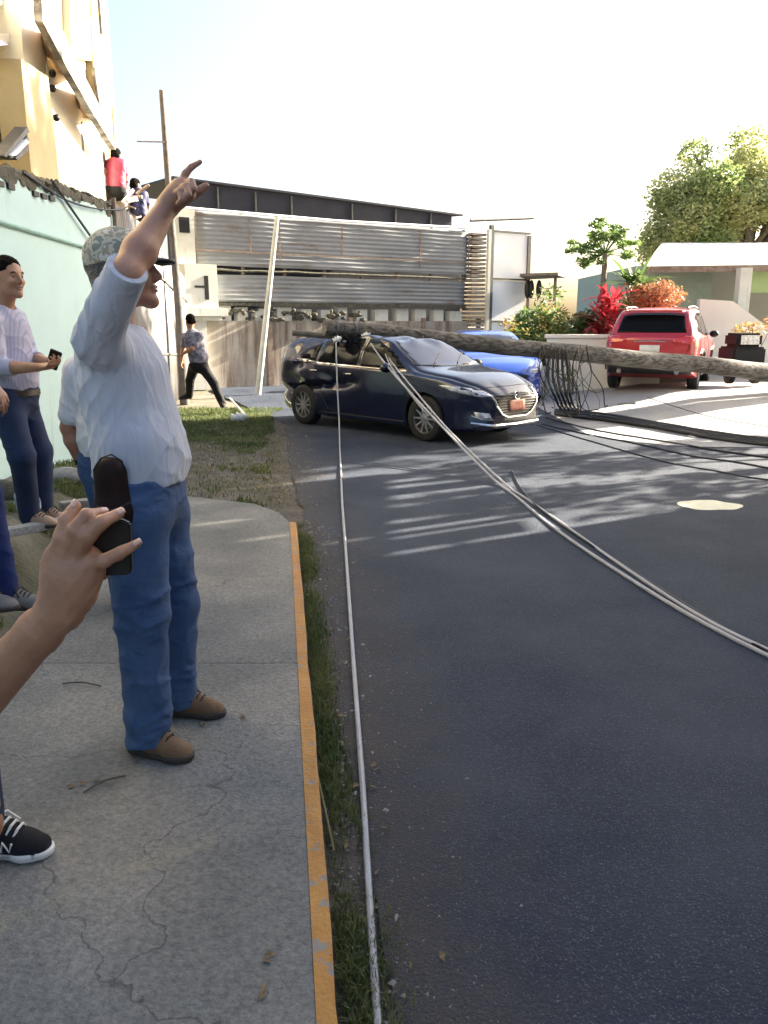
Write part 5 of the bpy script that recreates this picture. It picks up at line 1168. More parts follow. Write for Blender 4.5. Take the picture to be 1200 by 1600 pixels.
# unseen board screen added for shade; its gaps are shaped as thin sun streaks
if SHADE:
    bh = thing('board_hoarding', 'tall grey board hoarding on posts beyond the right edge with gaps between boards', 'hoarding', (8.2, 11.5, 0))
    hd_ = Vector((math.sin(SUN_AZ), math.cos(SUN_AZ), 0)); tn = math.tan(SUN_EL)
    def onto(g): d = (8.2-g.x)/hd_.x; return g.y+hd_.y*d, g.z+tn*d
    gaps = []
    for a, c, w in ((G(376, 846, .1), G(450, 835, .1), .045), (G(300, 823, .1), G(390, 809, .1), .045), (G(285, 789, .1), G(330, 783, .1), .035), (G(300, 900, .1), G(392, 884, .1), .02), (G(505, 856, 0), G(640, 828, 0), .05)):
        ya, za = onto(a); yc, zc = onto(c); gaps.append(((ya+yc)/2, w, min(za, zc), max(za, zc)))
    R2 = random.Random(3); gaps.sort(); y = 9.7; b = MB(); Z0, Z1 = 4.15, 8.4
    for gy, w, z0, z1 in gaps:
        if gy-w/2 > y: b.box((8.18, y, Z0), (8.22, gy-w/2, Z1))
        if z0 > Z0: b.box((8.18, gy-w/2, Z0), (8.22, gy+w/2, z0))
        b.box((8.18, gy-w/2, z1), (8.22, gy+w/2, Z1)); y = gy+w/2
    b.box((8.18, y, Z0), (8.22, 13.1, Z1)); yy = 9.72
    while yy < 13.0:
        ww = R2.uniform(.12, .5); b.box((8.23, yy, Z0-R2.uniform(.1, .8)), (8.25, yy+ww, Z0+.1)); yy += ww+R2.uniform(.04, .22)
    b.each('board', M['greywall'], bh)
    for y in (9.9, 13.0): b = MB(); b.box((8.24, y-.06, 0), (8.36, y+.06, 8.4)); b.build('post', M['steel'], bh)
# grass, pebbles and litter
def blades(name, pts, hgt, w, m, seed=0, parts=None):
    r = np.random.default_rng(seed); n = len(pts); C = np.array(pts); a = r.uniform(0, 6.28, n); d = np.stack([np.cos(a), np.sin(a), np.zeros(n)], 1); s = np.stack([-np.sin(a), np.cos(a), np.zeros(n)], 1)
    h_ = (hgt*r.uniform(.4, 1.3, n))[:, None]; up = np.array([0, 0, 1.0]); le = r.uniform(.1, .9, n)[:, None]
    V = np.stack([C-s*w*.5, C+s*w*.5, C+up*h_*.6+d*h_*.25*le+s*w*.35, C+up*h_*.6+d*h_*.25*le-s*w*.35, C+up*h_*(1-.2*le)+d*h_*.8*le], 1).reshape(-1, 3)
    F = [];
    q = np.arange(n)*5; F4 = np.stack([q, q+1, q+2, q+3], 1); F3 = np.stack([q+3, q+2, q+4, q+4], 1)
    me = bpy.data.meshes.new(name); me.from_pydata([tuple(v) for v in V], [], [tuple(f) for f in F4]+[tuple(f[:3]) for f in F3]); me.materials.append(m); o = link(name, me); setp(o, kind='stuff'); return o
pts = []
R_ = random.Random(5)
while len(pts) < 9000:     # strip along the kerb
    y = R_.uniform(.9, 6.3); x = kx(y, KO)+.012+abs(R_.gauss(0, .07 if y < 2.4 else .05))
    dn_ = .5+.9*noise.noise(Vector((x*3, y*2.2, 0)))+(.25 if y < 1.9 else 0)
    if x > kx(y, KO)+.24 or R_.random() > dn_: continue
    pts.append((x, y, -.01))
setp(blades('kerb_grass', pts, .055, .0045, M['grass'], 1), 'green weeds growing along the outer face of the kerb', 'grass')
pts = []; n_ = 0
while len(pts) < 26000:    # bank beyond the pavement
    y = R_.uniform(7.0, 15.5); lo = wx(y)+.2; hi = road_edge(min(y, 14))-.15-.35*max(0, noise.noise(Vector((y, 0, 0)))); x = R_.uniform(lo, hi)
    d = noise.noise(Vector((x*1.1, y*.9, 2)))+.55*noise.noise(Vector((x*4, y*4, 2)))+.55*max(0, (y-10)/3)-.30*(x > -1.6)
    if d < .15 and R_.random() > .10: continue
    pts.append((x, y, terrain_z(x, y)-.02))
setp(blades('bank_grass', pts, .06, .012, M['grass'], 2), 'patchy green grass on the ground beyond the pavement end', 'grass')
pts = []
while len(pts) < 9000:
    y = R_.uniform(7.0, 12); x = R_.uniform(wx(y)+.3, road_edge(y)-.05)
    if noise.noise(Vector((x*1.3, y*1.3, 6))) < -.05: continue
    pts.append((x, y, terrain_z(x, y)-.02))
setp(blades('dry_grass', pts, .035, .010, M['drygrass'], 3), 'short dry grass on the bare ground beyond the pavement', 'grass')
pts = []
while len(pts) < 12000:
    y = R_.uniform(2.6, 8.5); x = R_.uniform(max(wx(y)+.25, -4.2), -1.36-.1*y if y < 7 else -2.4)
    if noise.noise(Vector((x*1.2, y*1.2, 11))) < -.02: continue
    pts.append((x, y, terrain_z(x, y)-.02))
setp(blades('lawn', pts, .06, .010, M['grass'], 4), 'green grass on the bank left of the pavement', 'grass')
b = MB()
for k in range(5200):      # loose stones on the verge
    y = R_.uniform(.9, 13); lo = kx(min(y, 6), KO)+.02 if y < 6.3 else -2.8; x = R_.uniform(lo, road_edge(y)+.35*R_.random()**2+.1); s = R_.uniform(.003, .010)*(1+y*.10)*(1.5 if R_.random() < .04 else .8)
    z = terrain_z(x, y); c = Vector((x, y, z+s*.3)); e1 = Vector((R_.uniform(.7, 1.3), R_.uniform(.7, 1.3), .6))*s
    b.add([c+Vector((e1.x*a_, e1.y*b_, e1.z*c_)).lerp(Vector((R_.uniform(-1, 1), R_.uniform(-1, 1), 0))*s, .38) for a_, b_, c_ in ((1, 0, 0), (-1, 0, 0), (0, 1, 0), (0, -1, 0), (0, 0, 1), (0, 0, -1))], [(0, 2, 4), (2, 1, 4), (1, 3, 4), (3, 0, 4), (2, 0, 5), (1, 2, 5), (3, 1, 5), (0, 3, 5)])
setp(b.build('gravel', M['stone']), 'loose small stones scattered over the dirt verge', 'gravel', kind='stuff')
b = MB()
for k in range(150):       # dead leaves
    y = R_.uniform(1.0, 12); x = R_.uniform(-3 if y > 7 else kx(y, KO)+.02, road_edge(y)+.15); s = R_.uniform(.008, .022); a = R_.uniform(0, 6.28); z = terrain_z(x, y)+.012
    d = Vector((math.cos(a), math.sin(a), 0)); q = Vector((-d.y, d.x, 0)); c = Vector((x, y, z)); b.add([c-d*s, c+q*s*.4+Vector((0, 0, s*.4)), c+d*s+Vector((0, 0, s*.2)), c-q*s*.4], [(0, 1, 2, 3)])
for (px, py) in ((427, 1500), (425, 1545), (150, 1222), (385, 1120), (120, 1225), (310, 1130)):
    c = G(px, py, .106); 
    for j in range(2): a = R_.uniform(0, 6.28); s = .018; d = Vector((math.cos(a), math.sin(a), 0)); q = Vector((-d.y, d.x, 0)); cc = c+Vector((R_.uniform(-.02, .02), R_.uniform(-.02, .02), 0)); b.add([cc-d*s, cc+q*s*.45+Vector((0, 0, .006)), cc+d*s, cc-q*s*.45], [(0, 1, 2, 3)])
setp(b.build('leaf_litter', M['deadleaf']), 'dry fallen leaves on the verge and pavement', 'leaf litter', kind='stuff')
twig('long thin dry stalk lying against the kerb in the weeds', G(480, 1145, .03), G(522, 1330, .03), .004, M['drygrass'])
twig('thin dark twig lying on the pavement near the brown shoes', G(130, 1238, .106), G(196, 1212, .106), .0035)
twig('curved dark twig on the pavement left of the blue jeans', G(98, 1068, .106), G(158, 1072, .106), .0035)
# kerbstones, board and stones on the bank at the left
def rock(name, label, c, r, m, seed):
    q = MB(); q.ball(c, r, 12, 8); q.v = [tuple(Vector(v)*1.0+(Vector(v)-Vector(c)).normalized()*min(r)*.35*noise.noise(Vector(v)*6+Vector((seed, 0, 0)))) for v in q.v]
    return setp(q.build(name, m, smooth=True), label, 'rock')
def bpt(px, py, z=.27): return G(px, py, z)
rock('rock', 'dark rounded rock at the foot of the mint wall, left edge', bpt(12, 772), (.16, .13, .11), M['moss'], 1)
rock('rock', 'grey rock beside the dark one at the wall foot', bpt(105, 745), (.22, .16, .08), M['stone'], 2)
b = MB(); a = bpt(-30, 846, .30); c = bpt(112, 818, .30); d = (c-a).normalized(); s = Vector((-d.y, d.x, 0))*.05; b.prism([a-s, c-s, c+s, a+s], (0, 0, .05)); setp(b.build('wooden_board', [M['drive']], bevel=.006), 'pale board lying on the grass by the striped-shirt man', 'board')
b = MB(); a = bpt(95, 800, .30); c = bpt(175, 790, .30); d = (c-a).normalized(); s = Vector((-d.y, d.x, 0))*.05; b.prism([a-s, c-s, c+s, a+s], (0, 0, .07)); setp(b.build('concrete_block', [M['stone']], bevel=.006), 'grey concrete edging behind the raised phone hand', 'kerbstone')
# ---------------- people ----------------
def nrm(v): return Vector(v).normalized()
def head_prims(o, f, u, k=1.0, ears=True, jaw=1.0):
    """head with brow, eye sockets, nose, lips, chin, ears; o = between the ears, f forward, u up"""
    f = nrm(f); u = nrm(Vector(u)-f*Vector(u).dot(f)); s = f.cross(u)
    def p(a, b, c): return Vector(o)+f*a*k+s*b*k+u*c*k
    P_ = [ell(p(-.012, 0, .045), f, s, u, (.098*k, .077*k, .088*k), .02),
          ell(p(.028, 0, -.005), f, s, u, (.070*k, .062*k, .085*k), .03),
          cone(p(.03, .03, -.06), p(.07, .012, -.088), .030*k*jaw, .022*k, .025), cone(p(.03, -.03, -.06), p(.07, -.012, -.088), .030*k*jaw, .022*k, .025),
          cone(p(0, .052, -.045), p(.04, .036, -.078), .020*k*jaw, .018*k, .025), cone(p(0, -.052, -.045), p(.04, -.036, -.078), .020*k*jaw, .018*k, .025),
          cone(p(.084, 0, -.095), p(.080, 0, -.090), .019*k, .019*k, .015),
          cone(p(.080, -.034, .034), p(.080, .034, .034), .013*k, .013*k, .015),
          cone(p(.070, .045, -.02), p(.066, .040, -.03), .016*k, .014*k, .025), cone(p(.070, -.045, -.02), p(.066, -.040, -.03), .016*k, .014*k, .025),
          sub(p(.106, .031, .012), p(.104, .036, .012), .015*k, .012), sub(p(.106, -.031, .012), p(.104, -.036, .012), .015*k, .012),
          cone(p(.091, 0, .022), p(.113, 0, -.014), .008*k, .011*k, .010), cone(p(.112, 0, -.018), p(.100, 0, -.026), .011*k, .010*k, .006),
          cone(p(.100, .010, -.024), p(.096, .013, -.024), .008*k, .007*k, .005), cone(p(.100, -.010, -.024), p(.096, -.013, -.024), .008*k, .007*k, .005),
          cone(p(.092, -.014, -.047), p(.092, .014, -.047), .008*k, .008*k, .006), cone(p(.091, -.012, -.060), p(.091, .012, -.060), .008*k, .008*k, .006),
          sub(p(.103, -.018, -.0535), p(.103, .018, -.0535), .0022*k, .003)]
    for q in (-1, 1):
        P_ += [ell(p(-.006, .078*q, -.004), nrm(f*.9+s*q*-.35+u*.1), s, u, (.017*k, .008*k, .030*k), .006), ell(p(-.004, .084*q, .008), f, s, u, (.014*k, .006*k, .018*k), .004)]
    return P_, p
def join_into(o, mb, m):
    """adds shapes to an existing part with a second material"""
    me = o.data; n = len(me.materials); me.materials.append(m); bm = bmesh.new(); bm.from_mesh(me); vs = [bm.verts.new(v) for v in mb.v]
    for f in mb.f:
        try: q = bm.faces.new([vs[i] for i in f]); q.material_index = n; q.smooth = True
        except ValueError: pass
    bm.to_mesh(me); bm.free()
def face_bits(p, root, parent, f, k=1.0):
    for q in (-1, 1):
        b = MB(); b.ball(p(.0795, .031*q, .012), .0125*k, 12, 8); e = b.build('eye', M['eye'], parent, smooth=True)
        b = MB(); b.tube([p(.094, .018*q, .034), p(.094, .034*q, .038), p(.084, .050*q, .032)], [.0035*k, .0045*k, .0025*k], 6); b.build('eyebrow', M['hair'], parent, smooth=True)
        b = MB(); b.ball(p(.0872, .031*q, .012), .0062*k, 8, 6); e.data = bpy.data.meshes.new('eye') if False else e.data; join_into(e, b, M['iris'])
    b = MB(); b.tube([p(.097, -.022, -.052), p(.1005, -.008, -.047), p(.1005, .008, -.047), p(.097, .022, -.052)], [.001, .0045*k, .0045*k, .001], 6); b.tube([p(.096, -.02, -.055), p(.1, 0, -.061), p(.096, .02, -.055)], [.001, .005*k, .001], 6)
    b.build('lips', M['lip'], parent, smooth=True)
def hand_prims(w, u, n, v, curl=.5, k=1.0, spread=.12, thumb=.6):
    """w wrist, u along the fingers, n out of the palm, v towards the thumb; fingers of unequal length curled towards n"""
    u = nrm(u); n = nrm(Vector(n)-u*Vector(n).dot(u)); v_ = u.cross(n); v_ = v_ if v_.dot(Vector(v)) > 0 else -v_
    def p(a, b, c): return Vector(w)+u*a*k+v_*b*k+n*c*k
    out = [cone(p(0, .0, 0), p(.05, .012, 0), .024*k, .023*k, .01, n, 1.5), cone(p(.0, 0, 0), p(.085, .028, 0), .018*k, .0125*k, .012), cone(p(0, 0, 0), p(.09, .009, 0), .018*k, .0125*k, .012), cone(p(0, 0, 0), p(.086, -.010, 0), .018*k, .012*k, .012), cone(p(0, -.004, 0), p(.078, -.027, 0), .017*k, .011*k, .012),
           cone(p(.02, .018, .008), p(.05, .020, .010), .016*k, .012*k, .012)]
    F_ = [(.028, .088, (.040, .024, .020), .0092), (.009, .093, (.045, .028, .021), .0095), (-.010, .089, (.041, .026, .021), .0089), (-.028, .080, (.032, .020, .018), .0080)]
    for i, (b_, a_, Ls, r) in enumerate(F_):
        c = curl*(1+.12*i); a = p(a_, b_, 0); sp = (1.5-i)*spread*.5; ang = c*.45
        for j, l in enumerate(Ls):
            d = u*math.cos(ang)*math.cos(sp)+v_*math.sin(sp)*math.cos(ang)+n*math.sin(ang); q = a+d*l*k
            out.append(cone(a, q, r*k*(1-.08*j), r*k*(.93-.09*j), .003)); a = q; ang += c*(.75 if j == 0 else .5)
    a = p(.022, .026, .008); d = nrm(u*.75+v_*thumb+n*.35); q = a+d*.042*k; out.append(cone(a, q, .0145*k, .0115*k, .010)); d2 = nrm(u*.9+v_*thumb*.3+n*(.4+curl*.3)); out.append(cone(q, q+d2*.03*k, .0112*k, .0085*k, .003))
    return out
def limb(a, b, c, ra, rb, rc, k=.02, bulge=0):
    """two tapering segments with a muscle belly on each"""
    a, b, c = Vector(a), Vector(b), Vector(c); o = [cone(a, b, ra, rb, k), cone(b, b.lerp(c, .33), rb*.97, rb*1.04+bulge, k), cone(b.lerp(c, .33), c, rb*1.04+bulge, rc, k)]; return o
def shoe(name, parent, heel, toe_dir, L=.29, m=None, solem=None, lacem=None, h=.0042, w=1.0, up=Vector((0, 0, 1)), ank=.095, mark=False):
    """heel: back of the sole on the ground"""
    d = nrm(toe_dir); up = nrm(up-d*up.dot(d)); s = d.cross(up); he = Vector(heel); q = L/.29
    def p(a, b, c): return he+d*a*q+s*b*q*w+up*c*q
    P_ = [cone(p(.045, 0, .05), p(.12, 0, .055), .042*q, .045*q, .03), cone(p(.12, 0, .045), p(.205, .006, .034), .043*q, .040*q, .03), cone(p(.2, .006, .032), p(.245, .004, .028), .040*q, .032*q, .02, s, .85),
          cone(p(.05, 0, .07), p(.06, 0, ank), .040*q, .043*q, .02), cone(p(.09, 0, .085), p(.15, 0, .062), .030*q, .032*q, .02), cut(-up, p(0, 0, .018))]
    up_o = sdf_obj(name, P_, h, m, parent)
    P_ = [cone(p(.045, 0, .02), p(.13, 0, .02), .044*q, .042*q, .03), cone(p(.13, 0, .02), p(.21, .006, .02), .042*q, .048*q, .03), cone(p(.21, .006, .02), p(.25, .004, .02), .046*q, .036*q, .03), cut(-up, p(0, 0, 0)), cut(up, p(0, 0, .026))]
    sdf_obj('sole', P_, h, solem, up_o)
    b = MB()
    for i in range(4): a = .122+i*.020; z = .114-i*.0085; b.tube([p(a, -.032, z-.022), p(a+.006, -.015, z-.003), p(a+.006, .015, z-.003), p(a, .032, z-.022)], .0044*q, 5)
    b.tube([p(.12, .0, .118), p(.125, .035, .112), p(.15, .050, .078)], .004*q, 5); b.tube([p(.12, 0, .118), p(.13, -.035, .11), p(.16, -.047, .075)], .004*q, 5)
    b.build('laces', lacem, up_o, smooth=True)
    return up_o, p

# ===== the pointing man =====
MX, MY = G(235, 1175, .1).x, 2.62
man = thing('person', 'man in pale blue shirt, jeans and camouflage cap pointing over the street with raised arm', 'person', (-.82, 2.65, .1))
F_ = Vector((1, .06, 0)).normalized(); U_ = Vector((0, 0, 1)); S_ = F_.cross(U_)          # S_: his right side, towards the camera
hd = P(192, 428, 2.66); hf = nrm((1, .10, .08)); hu = nrm((-.08, 0, 1))
hp, hpt = head_prims(hd, hf, hu, .98, jaw=1.12)
nb_ = P(168, 520, 2.68)
shR = P(150, 530, 2.46); elR = P(196, 428, 2.32); wrR = P(262, 322, 2.50)
shL = P(160, 535, 2.88); elL = P(152, 640, 3.0); wrL = P(172, 728, 3.0)
ch = P(188, 590, 2.66); be = P(222, 672, 2.66); pe = P(222, 770, 2.66)
hpR = P(212, 800, 2.55); knR = P(222, 962, 2.56); anR = P(232, 1125, 2.60)
hpL = P(247, 800, 2.78); knL = P(277, 945, 2.82); anL = P(277, 1080, 2.88)
body = hp+[cone(hd+Vector((-.02, 0, -.03)), nb_, .056, .062, .03), cone(nb_, ch, .085, .12, .06), cone(shR, shL, .055, .055, .05), cone(ch, be, .10, .095, .05), cone(be, pe, .095, .105, .05)]
body += limb(shR, elR, wrR, .052, .043, .030, .02, .002)+limb(shL, elL, wrL, .052, .042, .028, .02, .003)
body += limb(hpR, knR, anR, .085, .056, .04, .03)+limb(hpL, knL, anL, .085, .056, .04, .03)
body += hand_prims(wrL, wrL-elL, (-.2, 1, 0), (1, 0, 0), .6)
# right hand: index out, thumb out, the other three curled; joints from the photo at their own depth
def q_(x, y, Y): return P(x, y, Y)
kk = .0105
rh = [cone(wrR, q_(284, 296, 2.50), .027, .034, .012), cone(wrR, q_(276, 306, 2.49), .030, .034, .015), cone(q_(270, 312, 2.49), q_(292, 302, 2.48), .026, .026, .015),
      cone(q_(281, 290, 2.51), q_(290, 271, 2.51), .0125, .0115, .006), cone(q_(290, 271, 2.51), q_(299, 261, 2.515), .0112, .0098, .004), cone(q_(299, 261, 2.515), q_(313, 253, 2.52), .0096, .0076, .004),
      cone(q_(290, 288, 2.50), q_(299, 284, 2.465), .0125, .0115, .004), cone(q_(299, 284, 2.465), q_(303, 295, 2.445), .0112, .0102, .002), cone(q_(303, 295, 2.445), q_(295, 303, 2.45), .010, .009, .002),
      cone(q_(283, 296, 2.48), q_(290, 291, 2.445), .0122, .0112, .004), cone(q_(290, 291, 2.445), q_(295, 304, 2.425), .0110, .0100, .002), cone(q_(295, 304, 2.425), q_(287, 311, 2.435), .0098, .0088, .002),
      cone(q_(275, 303, 2.47), q_(280, 299, 2.435), .0110, .0100, .004), cone(q_(280, 299, 2.435), q_(285, 312, 2.42), .0098, .0090, .002), cone(q_(285, 312, 2.42), q_(278, 318, 2.43), .0088, .0078, .002),
      cone(q_(280, 313, 2.50), q_(300, 306, 2.51), .018, .0145, .010), cone(q_(300, 306, 2.51), q_(312, 298, 2.51), .0142, .0125, .004), cone(q_(312, 298, 2.51), q_(322, 290, 2.51), .0125, .0100, .004)]
body += rh
sdf_obj('body', body, .0048, M['skin'], man, it=1)
bodyo = [c for c in man.children if c.name.startswith('body')][0]
face_bits(hpt, man, bodyo, hf)
# shirt: loose jersey, sleeve pushed up to the elbow
def shirt_disp(x, y, z):
    b_ = folds(.0042, [(62, 16, -34), (46, 10, 30), (70, -10, 12)], 3)(x, y, z)
    return b_
slv = [cone(shL, elL, .075, .058, .04)]
shirt = [cone(nb_+Vector((0, 0, -.02)), ch, .092, .140, .06), cone(shR+Vector((.01, .04, -.02)), shL+Vector((0, -.03, -.02)), .070, .070, .05),
         ell(P(196, 600, 2.66), F_, S_, U_, (.132, .172, .20), .06), ell(P(214, 672, 2.66), F_, S_, U_, (.146, .170, .16), .06), ell(P(224, 718, 2.66), F_, S_, U_, (.150, .176, .12), .05), cone(P(212, 700, 2.58), P(214, 760, 2.58), .118, .126, .05), cone(P(230, 700, 2.74), P(232, 752, 2.74), .118, .122, .05)]
shirt += slv
hem = P(225, 752, 2.66); shirt += [cut((.10, 0, -1), hem, .004), sub(nb_+Vector((.045, 0, .045)), nb_+Vector((-.03, 0, .075)), .068, .01)]
sarm = nrm(elR-shR); shirt += [cone(shR, shR.lerp(elR, 1.15), .068, .054, .04)]
V_, F_q = sdf_mesh(shirt, .0058, disp=shirt_disp); cutp = shR.lerp(elR, 1.02); kd = (V_-np.array(cutp)) @ np.array(nrm(sarm*.8+nrm(wrR-elR)*.2)); V_ = V_-np.clip(kd, 0, None)[:, None]*np.array(sarm)*.97*((V_[:, 2] > cutp.z-.12) & (np.abs((V_-np.array(cutp))[:, 0]) < .2))[:, None]; mesh_np('shirt', smooth_np(V_, F_q, 1), F_q, M['shirt'], man)
def cuff(c, d, r, m, par, n='cuff'):
    b = MB(); d = nrm(d); c = Vector(c); b.lathe([(r*.92, -.03), (r, -.028), (r*1.02, -.01), (r, .012), (r*1.02, .020), (r*.98, .028), (r*.90, .029)], c, d, 28); return b.build(n, m, par, smooth=True)
cuff(shR.lerp(elR, .98), elR-shR, .057, M['shirt'], man)
# jeans
def jean_disp(x, y, z): return folds(.0048, [(10, 6, 24), (24, 10, 8), (-10, 8, 30)], 8)(x, y, z)*np.clip(1.2-(z-.1)*.35, .5, 1.2)
jeans = [ell(P(222, 775, 2.66), F_, S_, U_, (.140, .168, .14), .04), cone(P(210, 760, 2.56), hpR, .118, .115, .05), cone(P(236, 760, 2.76), hpL, .112, .110, .05),
         cone(hpR, knR, .106, .086, .03), cone(knR, anR+Vector((0, 0, .03)), .084, .077, .03), cone(hpL, knL, .100, .078, .03), cone(knL, anL+Vector((0, 0, .02)), .076, .068, .03),
         cone(anR+Vector((.0, 0, .03)), anR+Vector((-.01, 0, -.075)), .078, .074, .02), cone(anL, anL+Vector((-.01, 0, -.06)), .074, .070, .02),
         cut(-U_, (0, 0, anR.z-.075), .003), cut(U_, (0, 0, P(225, 738, 2.66).z), .003)]
sdf_obj('jeans', jeans, .0058, M['denim'], man, disp=jean_disp, it=1)
hR = Vector((anR.x-.085, 2.62, .102)); shoe('shoe', man, hR, (.955, -.29, 0), .27, M['suede'], M['sole'], M['lace'])
hL = Vector((anL.x-.07, 2.90, .102)); shoe('shoe', man, hL, (.99, -.10, 0), .265, M['suede'], M['sole'], M['lace'])
# cap and hair
b_ = [ell(hpt(-.010, 0, .052), hf, hf.cross(hu), hu, (.108, .088, .094), .01), sub(hpt(-.13, 0, -.03), hpt(.16, 0, .0), .055, .004), cut(nrm(-hu+hf*.12), hpt(0, 0, .038), .003)]
cp = sdf_obj('cap', b_, .005, M['camo'], man, disp=folds(.002, [(30, 8, 20)], 2))
b = MB(); V = []
for j in range(7):
    for i in range(13): a = (i/12-.5)*2.3; r = j/6; V.append(hpt(.085+.02*math.cos(a)*0+(.088*math.cos(a))*(r)-.02*abs(a)*(1-r), .076*math.sin(a)*(1-.05*r), .052-.020*r*math.cos(a)-.012*(a*a)*r))
b.add(V, [(j*13+i, j*13+i+1, (j+1)*13+i+1, (j+1)*13+i) for j in range(6) for i in range(12)]); bo = b.build('bill', M['plastic'], cp, smooth=True); md = bo.modifiers.new('t', 'SOLIDIFY'); md.thickness = .012
b_ = [ell(hpt(-.016, 0, .035), hf, hf.cross(hu), hu, (.100, .082, .088), .01), cone(hpt(-.055, .05, -.03), hpt(-.055, -.05, -.03), .036, .036, .03), cut(hf, hpt(.035, 0, 0), .003), cut(-hu, hpt(0, 0, -.055), .003), cut(nrm(hf-hu*.9), hpt(.02, 0, -.01), .003)]
sdf_obj('hair', b_, .005, M['hair_grey'], man, disp=folds(.003, [(60, 40, 30), (20, 60, 50)], 5))

# ===== the raised hand with the phone, belonging to someone at the left edge =====
ph = thing('person', 'person at the left edge holding up a phone, seen as arm, hand and navy sneaker', 'person', (-1.15, 1.8, .1))
DY = 1.08
wr = P(96, 950, DY); el2 = P(-150, 1215, DY+.12); shp = Vector((-1.06, 1.72, 1.38))
# forearm and hand in fine detail
fine = [cone(el2, wr.lerp(el2, .6), .046, .045, .02), cone(wr.lerp(el2, .6), wr.lerp(el2, .12), .045, .031, .02), cone(wr.lerp(el2, .12), wr, .031, .029, .015, (0, 1, 0), 1.15)]
Q = lambda x, y, o=0: P(x, y, DY+o)
fine += [cone(wr, Q(108, 900), .030, .034, .02, (0, 1, 0), 1.25), cone(Q(100, 925), Q(95, 868), .030, .021, .015, (0, 1, 0), 1.2), cone(Q(112, 920), Q(120, 868), .030, .022, .015, (0, 1, 0), 1.2), cone(Q(118, 925), Q(142, 878), .028, .018, .015, (0, 1, 0), 1.2), cone(Q(90, 915), Q(84, 880), .016, .014, .015), cone(Q(115, 905), Q(135, 888), .03, .022, .02, (0, 1, 0), 1.2)]
def finger(js, r):
    o = []
    for i in range(len(js)-1): o.append(cone(js[i], js[i+1], r[i], r[i+1], .0035 if i else .008))
    return o
fine += finger([Q(90, 872, 0), Q(95, 840, -.010), Q(104, 812, -.006), Q(118, 791, .006)], [.0125, .0110, .0100, .0078])
fine += finger([Q(103, 868, -.004), Q(118, 828, -.022), Q(136, 806, -.018), Q(158, 802, .006)], [.0128, .0115, .0103, .0080])
fine += finger([Q(122, 866, -.004), Q(137, 838, -.026), Q(159, 816, -.024), Q(185, 803, -.002)], [.0125, .0112, .0100, .0078])
fine += finger([Q(140, 880, -.004), Q(163, 876, -.022), Q(186, 865, -.020), Q(213, 850, -.006)], [.0118, .0100, .0090, .0068])
fine += finger([Q(108, 912, .02), Q(132, 900, .052), Q(160, 893, .050), Q(178, 884, .036)], [.018, .014, .012, .009])
xs_ = el2.lerp(wr, .45).x
V1, F1 = sdf_mesh(fine, .0023, disp=lambda x, y, z: .0005*np.sin(x*260+y*90)*np.sin(z*240))
V1 = smooth_np(V1, F1, 1)
coarse = [cone(el2, wr.lerp(el2, .55), .046, .0448, .02), cone(shp, el2, .056, .044, .02)]
b1 = Vector((-1.12, 1.78, 1.15)); coarse += [cone(b1+Vector((0, -.14, .25)), b1+Vector((0, .16, .25)), .06, .06, .05), ell(b1+Vector((0, 0, .08)), (1, 0, 0), (0, 1, 0), (0, 0, 1), (.10, .17, .26), .05), ell(b1+Vector((0, 0, -.2)), (1, 0, 0), (0, 1, 0), (0, 0, 1), (.10, .155, .18), .05)]
hc = Vector((-1.10, 1.8, 1.70)); h2, hpt2 = head_prims(hc, (1, -.1, 0), (0, 0, 1)); coarse += h2+[cone(hc+Vector((-.02, 0, -.05)), b1+Vector((0, 0, .30)), .055, .06, .03)]
kneR2 = Vector((-1.12, 1.74, .58)); anR2 = Vector((-1.13, 2.02, .19)); coarse += limb((-1.12, 1.68, .92), kneR2, (-1.20, 1.60, .19), .08, .055, .04, .03)+limb((-1.12, 1.88, .92), (-1.12, 1.95, .56), anR2, .08, .055, .04, .03)
coarse += limb((-1.10, 1.96, 1.40), (-1.15, 2.06, 1.12), (-1.10, 2.05, .86), .05, .04, .028, .02)+hand_prims((-1.10, 2.05, .86), (0, 0, -1), (0, -1, 0), (1, 0, 0))
V2, F2 = sdf_mesh(coarse, .007)
Vb = np.concatenate([V1, V2]); Fb = np.concatenate([F1, F2+len(V1)])
pbody = mesh_np('body', Vb, Fb, M['skin2'], ph)
def at_tip(c, d, n, L_, w):
    b = MB(); d = nrm(d); n = nrm(Vector(n)-d*Vector(n).dot(d)); s = d.cross(n); V = []
    for j in range(5):
        for i in range(5): u = i/4-.5; t = j/4; V.append(Vector(c)+d*L_*(t-.5)+s*w*u*(1-.12*abs(t-.4))+n*(.0012-.006*u*u*2))
    b.add(V, [(j*5+i, j*5+i+1, (j+1)*5+i+1, (j+1)*5+i) for j in range(4) for i in range(4)]); return b
for (a, c, r, nn) in ((Q(104, 812, -.006), Q(118, 791, .006), .0078, (-.4, -1, .5)), (Q(136, 806, -.018), Q(158, 802, .006), .008, (0, -1, .7)), (Q(159, 816, -.024), Q(185, 803, -.002), .0078, (0, -1, .5)), (Q(186, 865, -.020), Q(213, 850, -.006), .0068, (0, -1, .4))):
    d = nrm(c-a); n = nrm(Vector(nn)-d*Vector(nn).dot(d)); o = at_tip(c+n*r*.93+d*.001, d, n, .0125, r*1.45).build('fingernail', M['nail'], pbody, smooth=True); md = o.modifiers.new('t', 'SOLIDIFY'); md.thickness = .0008
